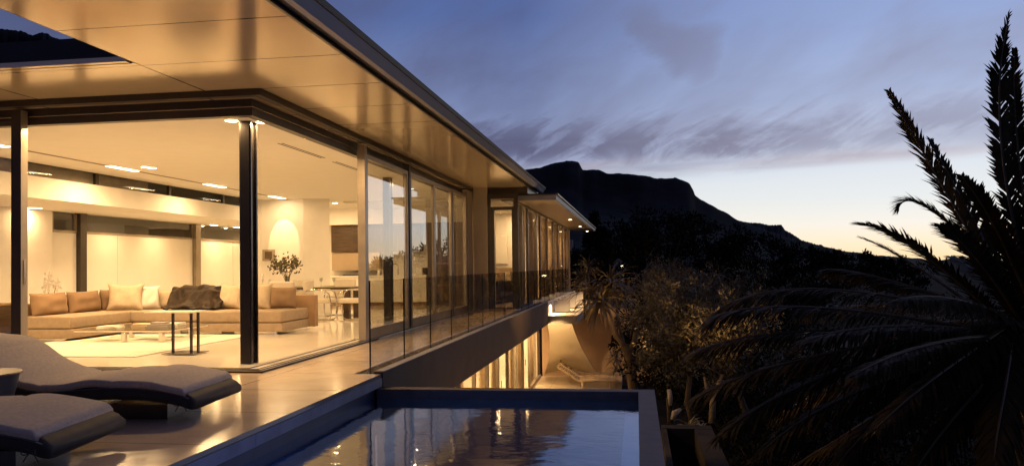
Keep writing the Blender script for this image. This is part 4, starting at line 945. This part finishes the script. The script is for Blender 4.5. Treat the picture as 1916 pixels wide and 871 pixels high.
# dark trees and bushes further back
for i, (u, v, d, rx, rz_, lab) in enumerate([
    (1120, 478, 60, .9, 3.0, 'slim dark conifer beside the end of the wing'),
    (1180, 470, 75, 3.4, 2.6, 'dark round tree above the small gabled house'),
    (1245, 455, 80, 4.2, 3.4, 'tall dark tree left of the middle of the hillside'),
    (1310, 462, 85, 4.6, 3.0, 'broad dark tree below the mountain cliff'),
    (1400, 480, 85, 5.0, 2.4, 'dark spreading tree right of the broad one'),
    (1490, 492, 90, 5.0, 2.0, 'low dark tree under the distant ridge'),
    (1580, 505, 90, 4.5, 1.8, 'dark tree just left of the palm fronds'),
    (1680, 512, 95, 5.0, 1.8, 'dark tree glimpsed through the palm fronds'),
    (1090, 505, 50, 1.4, 1.2, 'dark bush at the far end of the wing'),
    (1380, 530, 50, 2.6, 1.6, 'dim tree behind the far garden lamp'),
    (1460, 560, 42, 2.4, 1.6, 'dark tree above the pale garden wall'),
    (1200, 520, 52, 2.2, 1.3, 'dark bushy tree in front of the gabled house')]):
    c = at(u, v, d); b = Vector((c.x, c.y, gz(c.x, c.y)-.2))
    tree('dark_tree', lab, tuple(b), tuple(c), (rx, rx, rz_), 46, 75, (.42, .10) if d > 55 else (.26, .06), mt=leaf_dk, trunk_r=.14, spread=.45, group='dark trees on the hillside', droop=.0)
def bush(label, c, r, n, leaf, mt=leaf_dk, group='dark shrubs in the lower garden', name='shrub', flat=.7):
    c = Vector(c); t = thing(name, label, 'shrub', (c.x, c.y, c.z-r*.7), 0, group); mb = MB()
    for k in range(7): a = k*.9; mb.tube([(c.x, c.y, c.z-r*.75), (c.x+math.cos(a)*r*.5, c.y+math.sin(a)*r*.5, c.z+r*.1)], [.03, .01], 5)
    mb.build('stem', bark_m, t)
    o = rng.normal(size=(n, 3)); o /= np.linalg.norm(o, axis=1)[:, None]; ph = np.array([1+.35*mnoise.noise(Vector(q)*2.2+c) for q in o])[:, None]
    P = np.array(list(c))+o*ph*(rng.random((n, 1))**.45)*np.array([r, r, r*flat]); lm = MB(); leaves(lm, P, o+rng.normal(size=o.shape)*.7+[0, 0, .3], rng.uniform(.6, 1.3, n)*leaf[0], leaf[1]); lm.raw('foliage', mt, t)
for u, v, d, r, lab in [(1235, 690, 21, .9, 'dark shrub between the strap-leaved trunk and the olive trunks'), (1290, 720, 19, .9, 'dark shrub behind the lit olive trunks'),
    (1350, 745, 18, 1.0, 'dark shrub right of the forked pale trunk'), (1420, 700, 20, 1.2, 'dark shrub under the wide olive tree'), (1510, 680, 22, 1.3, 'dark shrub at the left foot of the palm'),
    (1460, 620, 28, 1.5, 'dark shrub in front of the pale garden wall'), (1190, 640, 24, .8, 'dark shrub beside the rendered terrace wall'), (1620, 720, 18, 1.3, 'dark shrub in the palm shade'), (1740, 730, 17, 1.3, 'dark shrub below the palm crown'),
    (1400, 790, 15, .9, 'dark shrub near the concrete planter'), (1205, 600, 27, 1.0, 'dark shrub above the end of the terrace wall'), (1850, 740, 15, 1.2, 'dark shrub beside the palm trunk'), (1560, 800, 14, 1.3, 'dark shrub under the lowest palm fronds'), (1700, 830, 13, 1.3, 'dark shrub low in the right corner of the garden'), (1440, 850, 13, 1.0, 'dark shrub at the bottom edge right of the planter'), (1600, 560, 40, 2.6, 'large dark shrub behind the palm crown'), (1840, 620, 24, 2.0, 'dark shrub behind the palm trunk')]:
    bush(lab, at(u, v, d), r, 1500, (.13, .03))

# strap-leaved tree at the end of the terrace
def strap_tree(name, label, base, nodes, ros, leaf_l, leaf_w, n, mt=leaf_al, r=.12, cat='tree'):
    t = thing(name, label, cat, tuple(base), 0); mb = MB()
    for path, r0, r1 in nodes: m_ = len(path); mb.tube(path, [r0+(r1-r0)*i/(m_-1) for i in range(m_)], 9)
    mb.build('trunk', bark_m, t, smooth=True)
    for (c, sc, nn) in ros:
        c = Vector(c); lm = MB()
        for k in range(nn):
            a = random.uniform(0, 2*PI); el_ = random.uniform(-.55, 1.35); L_ = leaf_l*sc*random.uniform(.7, 1.25)*(1 if el_ < 1 else .75)
            d = Vector((math.cos(a)*math.cos(el_), math.sin(a)*math.cos(el_), math.sin(el_))); sd = d.cross(Vector((0, 0, 1))).normalized()
            p = c+Vector((0, 0, random.uniform(-.18, .1)*sc)); vs = []; ns = 6
            for i in range(ns+1):
                f = i/ns; wv = leaf_w*sc*(1-f)**.65*(.6+.8*min(1, f*4)) if i < ns else .001; up = sd.cross(d)*wv*.35
                vs += [p-sd*wv+up, p, p+sd*wv+up]
                d = (d+Vector((0, 0, -.13-.16*f))).normalized(); p = p+d*(L_/ns)
            fs = []
            for i in range(ns): a0 = i*3; fs += [(a0, a0+1, a0+4, a0+3), (a0+1, a0+2, a0+5, a0+4)]
            lm.add(vs, fs)
        lm.raw('leaf_rosette', mt, t)
    return t
D0 = 21.0
def B(u, v, d=D0): return at(u, v, d)
strap_tree('dragon_tree', 'forked strap-leaved tree silhouetted at the end of the terrace', B(1190, 790),
    [([B(1190, 790), B(1184, 720), B(1178, 670), B(1168, 645)], .15, .10), ([B(1169, 648), B(1152, 625), B(1138, 592), B(1130, 566)], .085, .06), ([B(1166, 640), B(1155, 600, 21.6), B(1154, 545, 21.6)], .06, .04), ([B(1172, 668), B(1186, 640), B(1192, 610)], .08, .06)],
    [(B(1124, 560), 1.0, 60), (B(1142, 530, 21.5), .95, 55), (B(1104, 548, 21.3), .7, 34), (B(1168, 545, 21.8), .8, 40), (B(1190, 600), .6, 26)], .98, .036, 0)
strap_tree('strap_plant', 'small strap-leaved plant on the left side of the dragon tree trunk', B(1150, 690, 22), [([B(1165, 700, 22), B(1156, 676, 22)], .03, .02)],
    [(B(1152, 668, 22), .6, 34), (B(1152, 690, 22), .55, 26)], .62, .035, 0, cat='plant')
strap_tree('strap_plant', 'grassy strap-leaved plant behind the dragon tree crown', B(1100, 560, 26), [([B(1095, 600, 26), B(1092, 525, 26)], .05, .03)],
    [(B(1085, 520, 26), .9, 70), (B(1100, 500, 27), .9, 60)], .75, .02, 0, mt=leaf_ol, cat='plant')
strap_tree('agave', 'pale lit agave beside the concrete planter right of the pool', B(1292, 796, 12.0), [([B(1292, 808, 12.0), B(1292, 800, 12.0)], .05, .03)],
    [(B(1288, 800, 12.0), .50, 40), (B(1312, 802, 12.0), .40, 26)], .62, .035, 0, mt=pbr('agave_leaf', (.24, .22, .14), .5, var=.2), cat='plant')
# lit bits of tree trunk, their brightness put into pale colour, and the forked trunk
for u0, v0, u1, v1, lab in [(1252, 728, 1254, 758, 'upright lit bit of tree trunk in the dark garden'), ]:
    p = B(u0, v0, 13.5); q = B(u1, v1, 13.5); o = MB().tube([q, q.lerp(p, .5)+Vector((.01, 0, 0)), p], [.025, .042, .035], 8).build('trunk_stub', pbr('trunk_pale', (.5, .42, .32), .8, var=.2, vscale=9, bump=.5), smooth=True); tag(o, lab, 'post')
o = MB().tube([B(1258, 784, 12.5), B(1262, 772, 12.5), B(1274, 764, 12.5)], [.03, .05, .02], 8).build('trunk_bit', MATS['trunk_pale'], smooth=True); tag(o, 'small lit bit of tree trunk beside the agave', 'rock')
mb = MB(); mb.tube([B(1332, 790, 13.6), B(1334, 745, 13.6), B(1345, 720, 13.6), B(1352, 700, 13.6)], [.06, .05, .045, .03], 8).tube([B(1335, 745, 13.6), B(1322, 725, 13.6), B(1318, 705, 13.6)], [.04, .03, .02], 7)
tr_ = mb.build('bare_tree', pbr('pale_bark', (.36, .26, .16), .85, var=.3, vscale=10, bump=.8, bscale=30), smooth=True); tag(tr_, 'forked pale bare trunk lit among the olive trees', 'tree')

# palm
PM = [10.2, ]
pc = at(1935, 600, 9.2)
palm = thing('palm_tree', 'large feathery palm filling the right side of the view', 'palm', (pc.x+.15, pc.y+.3, -3.4))
mb = MB(); mb.tube([(pc.x+.15, pc.y+.3, -3.5), (pc.x+.2, pc.y+.3, -2), (pc.x+.15, pc.y+.2, -.7), (pc.x+.03, pc.y+.05, -.25), (pc.x, pc.y, .15)], [.36, .30, .30, .36, .20], 16)
mb.build('trunk', bark_m, palm, smooth=True)
def frond(P0, P1, P2, P3, leaf_l=.42, n=150, vee=.28, droop=.18, seed=0, r0=.022, half=.0):
    """rachis along a cubic curve with two ranks of narrow leaflets"""
    rs = random.Random(seed); P0, P1, P2, P3 = map(Vector, (P0, P1, P2, P3))
    bz = lambda t: P0*(1-t)**3+P1*3*t*(1-t)**2+P2*3*t*t*(1-t)+P3*t**3
    pts = [bz(k/24) for k in range(25)]
    ra = MB().tube(pts, [r0*(1-k/24)**.8+.004 for k in range(25)], 6).build('frond', rachis_m, palm, smooth=True)
    lm = MB()
    for k in range(n):
        t = .10+.90*(k+rs.random()*.5)/n; p = bz(t); tg = (bz(min(1, t+.02))-bz(t-.02)).normalized()
        up = Vector((0, 0, 1)); up = (up-tg*up.dot(tg)); 
        if up.length < .15: up = Vector((-1, .2, 0))-tg*Vector((-1, .2, 0)).dot(tg)
        up.normalize(); sd = tg.cross(up)
        env = (math.sin(PI*min(1, (t+.10)*.80))**.6)*(1 if t < .8 else 1-.42*((t-.8)/.2)**1.5)
        for s in (-1, 1):
            if rs.random() < .10: continue
            L_ = leaf_l*.95*env*rs.uniform(.70, 1.18); fwd = 1.15+.8*t+rs.uniform(-.22, .22)
            d = (sd*s*1.0+tg*fwd+up*(vee+rs.uniform(-.22, .22))).normalized(); wv = .013+.005*rs.random()
            q = d.cross(up).normalized()*wv; dr_ = droop*rs.uniform(.5, 1.4); g = Vector((0, 0, -dr_*L_)); m1 = p+d*L_*.5-Vector((0, 0, .28*dr_*L_)); m2 = p+d*L_+g+Vector((rs.uniform(-.02, .02), rs.uniform(-.02, .02), 0))
            lm.add([p-q*.5, p+q*.5, m1+q, m1-q, m2], [(0, 1, 2, 3), (3, 2, 4)])
    lm.raw('leaflets', leaf_palm, ra)
def FR(tip, c1, c2, d, dd=0., **k):
    frond(at(1925, 600, 9.2)+Vector((random.uniform(-.16, .16), random.uniform(-.16, .16), random.uniform(-.25, .2))), at(c2[0], c2[1], 9.2+(d-9.2)*.4+dd), at(c1[0], c1[1], 9.2+(d-9.2)*.75+dd), at(tip[0], tip[1], d), seed=tip[0]+tip[1], **k)
fl = [((1888, 28), (1845, 190), (1885, 420), 8.6, dict(leaf_l=.30, vee=.1)), ((1899, 92), (1890, 250), (1925, 430), 9.8, dict(leaf_l=.26)), ((1664, 172), (1745, 320), (1830, 450), 8.8, dict(leaf_l=.34, vee=.2)),
      ((1682, 388), (1700, 335), (1830, 450), 9.6, dict(leaf_l=.30)), ((1603, 418), (1690, 425), (1800, 530), 8.9, dict(leaf_l=.36)), ((1612, 445), (1690, 470), (1800, 560), 10.2, dict(leaf_l=.34)),
      ((1545, 503), (1620, 500), (1760, 560), 10.4, dict()), ((1335, 585), (1440, 505), (1660, 545), 9.2, dict(leaf_l=.46)), ((1322, 603), (1400, 545), (1640, 580), 8.6, dict(leaf_l=.46)),
      ((1293, 662), (1400, 605), (1640, 610), 8.9, dict(leaf_l=.46)), ((1300, 745), (1420, 670), (1660, 640), 8.4, dict(leaf_l=.46)), ((1345, 815), (1460, 710), (1680, 660), 8.2, dict(leaf_l=.46)),
      ((1420, 850), (1520, 745), (1720, 680), 8.0, dict(leaf_l=.46)), ((1400, 700), (1500, 660), (1700, 640), 10.0, dict(leaf_l=.46)), ((1450, 780), (1560, 700), (1740, 650), 10.2, dict(leaf_l=.46)),
      ((1560, 880), (1640, 760), (1790, 690), 8.0, dict()), ((1700, 900), (1760, 800), (1850, 700), 7.8, dict()), ((1500, 590), (1600, 560), (1780, 570), 11.0, dict()), ((1620, 640), (1700, 600), (1820, 590), 11.5, dict()),
      ((1740, 260), (1800, 380), (1880, 500), 11.3, dict(leaf_l=.3)), ((1960, 60), (1945, 250), (1935, 430), 9.2, dict(leaf_l=.34)), ((2100, 300), (2030, 330), (1970, 480), 9.3, dict()), ((2250, 520), (2120, 470), (2000, 540), 9.0, dict()),
      ((2200, 760), (2100, 620), (2000, 600), 8.6, dict()), ((1860, 860), (1870, 760), (1900, 660), 7.4, dict()), ((1780, 480), (1830, 500), (1880, 560), 11.8, dict()), ((1680, 560), (1760, 540), (1860, 570), 7.2, dict(leaf_l=.4)),
      ((1600, 700), (1700, 640), (1830, 620), 7.0, dict(leaf_l=.4)), ((1640, 800), (1740, 700), (1850, 640), 7.0, dict(leaf_l=.4)), ((1800, 330), (1860, 400), (1900, 500), 8.2, dict(leaf_l=.34)), ((1500, 640), (1600, 600), (1760, 600), 7.8, dict(leaf_l=.42)),
      ((1470, 880), (1600, 800), (1780, 700), 9.8, dict()), ((1760, 420), (1800, 440), (1880, 540), 8.0, dict(leaf_l=.36))]
for tip, c1, c2, d, k in fl:
    if tip[1] > 500 and tip[0] < 1900: k = dict(k, droop=.50, vee=.12, n=175, leaf_l=k.get('leaf_l', .42)*1.08)
    FR(tip, c1, c2, d, **k)

# ------------------------------------------------------------ lower garden: planter, walls, far houses
pl = thing('planter_box', 'dark concrete planter box low beside the pool rim', 'planter', (1.3, 9.3, -3))
p0 = at(1238, 800, 10.0); zt = p0.z
conc_m = pbr('planter_concrete', (.055, .043, .032), .9, var=.25, vscale=3, bump=.3, spec=.1)
MB().box(p0.x, p0.x+.62, p0.y, p0.y+.22, -3.3, zt).box(p0.x+.40, p0.x+.62, p0.y-3, p0.y-.001, -3.3, zt-.004).box(p0.x, p0.x+.06, p0.y-3, p0.y-.001, -3.3, zt-.004).build('wall', conc_m, pl)
MB().box(p0.x+.061, p0.x+.399, p0.y-3, p0.y-.002, -3.3, zt-.5).build('soil', ground_m, pl)
for (u0, u1, v0, v1, d, lab) in [(1498, 1662, 628, 668, 34, 'pale garden wall glimpsed behind the palm fronds'), (1520, 1640, 572, 590, 55, 'farther pale wall between the palm fronds')]:
    a, b = at(u0, v1, d), at(u1, v1, d); zt_ = at(u0, v0, d).z
    c = len(MB().v); o = MB().add([a, b, b+Vector((0, .3, 0)), a+Vector((0, .3, 0)), (a.x, a.y, zt_), (b.x, b.y, zt_), (b.x, b.y+.3, zt_), (a.x, a.y+.3, zt_)], [(3, 2, 1, 0), (4, 5, 6, 7), (0, 1, 5, 4), (1, 2, 6, 5), (2, 3, 7, 6), (3, 0, 4, 7)]).build('garden_wall', wallfar_m); tag(o, lab, 'wall', 'garden walls')
def far_house(label, u, v, d, w_, h_, lit=()):
    c = at(u, v, d); t = thing('far_house', label, 'house', (c.x, c.y, c.z-4), 0, 'houses on the hillside')
    MB().box(c.x-w_/2, c.x+w_/2, c.y, c.y+w_, c.z-4, c.z).build('wall', wallfar_m, t)
    MB().prism([(c.x-w_*.6, c.z), (c.x, c.z+h_), (c.x+w_*.6, c.z)], 'y', c.y-.2, c.y+w_+.2).build('roof', pbr('roof_slate', (.16, .16, .17), .6), t)
    for dx_ in lit: MB().box(c.x+dx_-.15, c.x+dx_+.15, c.y-.03, c.y-.005, c.z-.9, c.z-.5).build('window', pbr('lit_window', (1, .7, .3), .5, emit=(1, .6, .2), es=2.5), t)
far_house('small gabled house with a faintly lit window behind the trees', 1157, 500, 62, 1.7, .7, (0.3,))
far_house('low dark house with a glowing window left of the far lamp', 1198, 516, 62, 1.6, .5, (.1,))
o = MB().box(-5.4, -4.7, 60, 60.6, -8, 3.1).build('neighbour_chimney', wallfar_m); tag(o, 'pale square chimney beyond the end of the wing roof', 'chimney')
def garden_lamp(label, loc, p, r=.06, direction=None, ang=100, es=None):
    t = thing('garden_lamp', label, 'lamp', tuple(loc), 0, 'lamps in the garden'); x, y, z = loc
    MB().tube([(x, y, z-.5), (x, y, z-.02)], .015, 6).build('stake', steel_m, t)
    MB().lathe([(0, -r), (r*.8, -r*.6), (r, 0), (r*.8, r*.6), (0, r)], (x, y, z+r), 14).build('globe', lamp_e, t, smooth=True)
    if direction is None:
        L = bpy.data.lights.new('garden_light', 'POINT'); L.energy = p; L.shadow_soft_size = .08; L.color = WARM; o_ = bpy.data.objects.new('garden_light', L); COL.objects.link(o_); o_.location = (x, y-.1-r, z+r*1.5)
    else: spot((x+direction[0]*.15, y+direction[1]*.15, z+.15), p, direction, ang, .6, .05, (1, .55, .2))
garden_lamp('far bright lamp above the olive trees', at(1237, 517, 70), 60, .17)
garden_lamp('small lamp at the right of the gabled house', at(1164, 501, 58), 8, .10)
garden_lamp('low lamp hidden under the lit olive trees', at(1236, 862, 10.9), 560, .03, (0.30, .62, 1), 80)
garden_lamp('low lamp between the agave and the forked trunk', at(1322, 838, 11.4), 3, .03, (0.1, .5, 1), 140)
garden_lamp('low lamp near the strap-leaved tree and the ledge', at(1208, 768, 18.4), 280, .03, (-.42, .25, 1), 90)

garden_lamp('added unseen lamp behind the pool, nearer the slab', Vector((-.6, 13.5, -2.5)), 60, .04, (-1, .1, .9), 140)  # this and the next lamp are added to warm the parapet face
garden_lamp('added unseen lamp behind the pool, nearer the terrace', Vector((-.3, 19.5, -2.5)), 60, .04, (-1, .1, .9), 140)

garden_lamp('added unseen lamp on the ground under the long palm fronds', at(1560, 890, 10.0), 38, .03, (.1, .05, 1), 150)  # added to put warm light on the fronds from below

# extra small things that the room shows
tr2 = MB().bbox(-8.95, -8.55, 17.75, 18.05, .7835, .80, .004, 1).build('serving_tray', wood_m); tag(tr2, 'dark serving tray behind the brown sofa cushion on the dining table', 'tray')
part('shadow_gap', MB().box(XL-.029, XL-.02, 14.9, 24.2, .031, .06), dark_m)
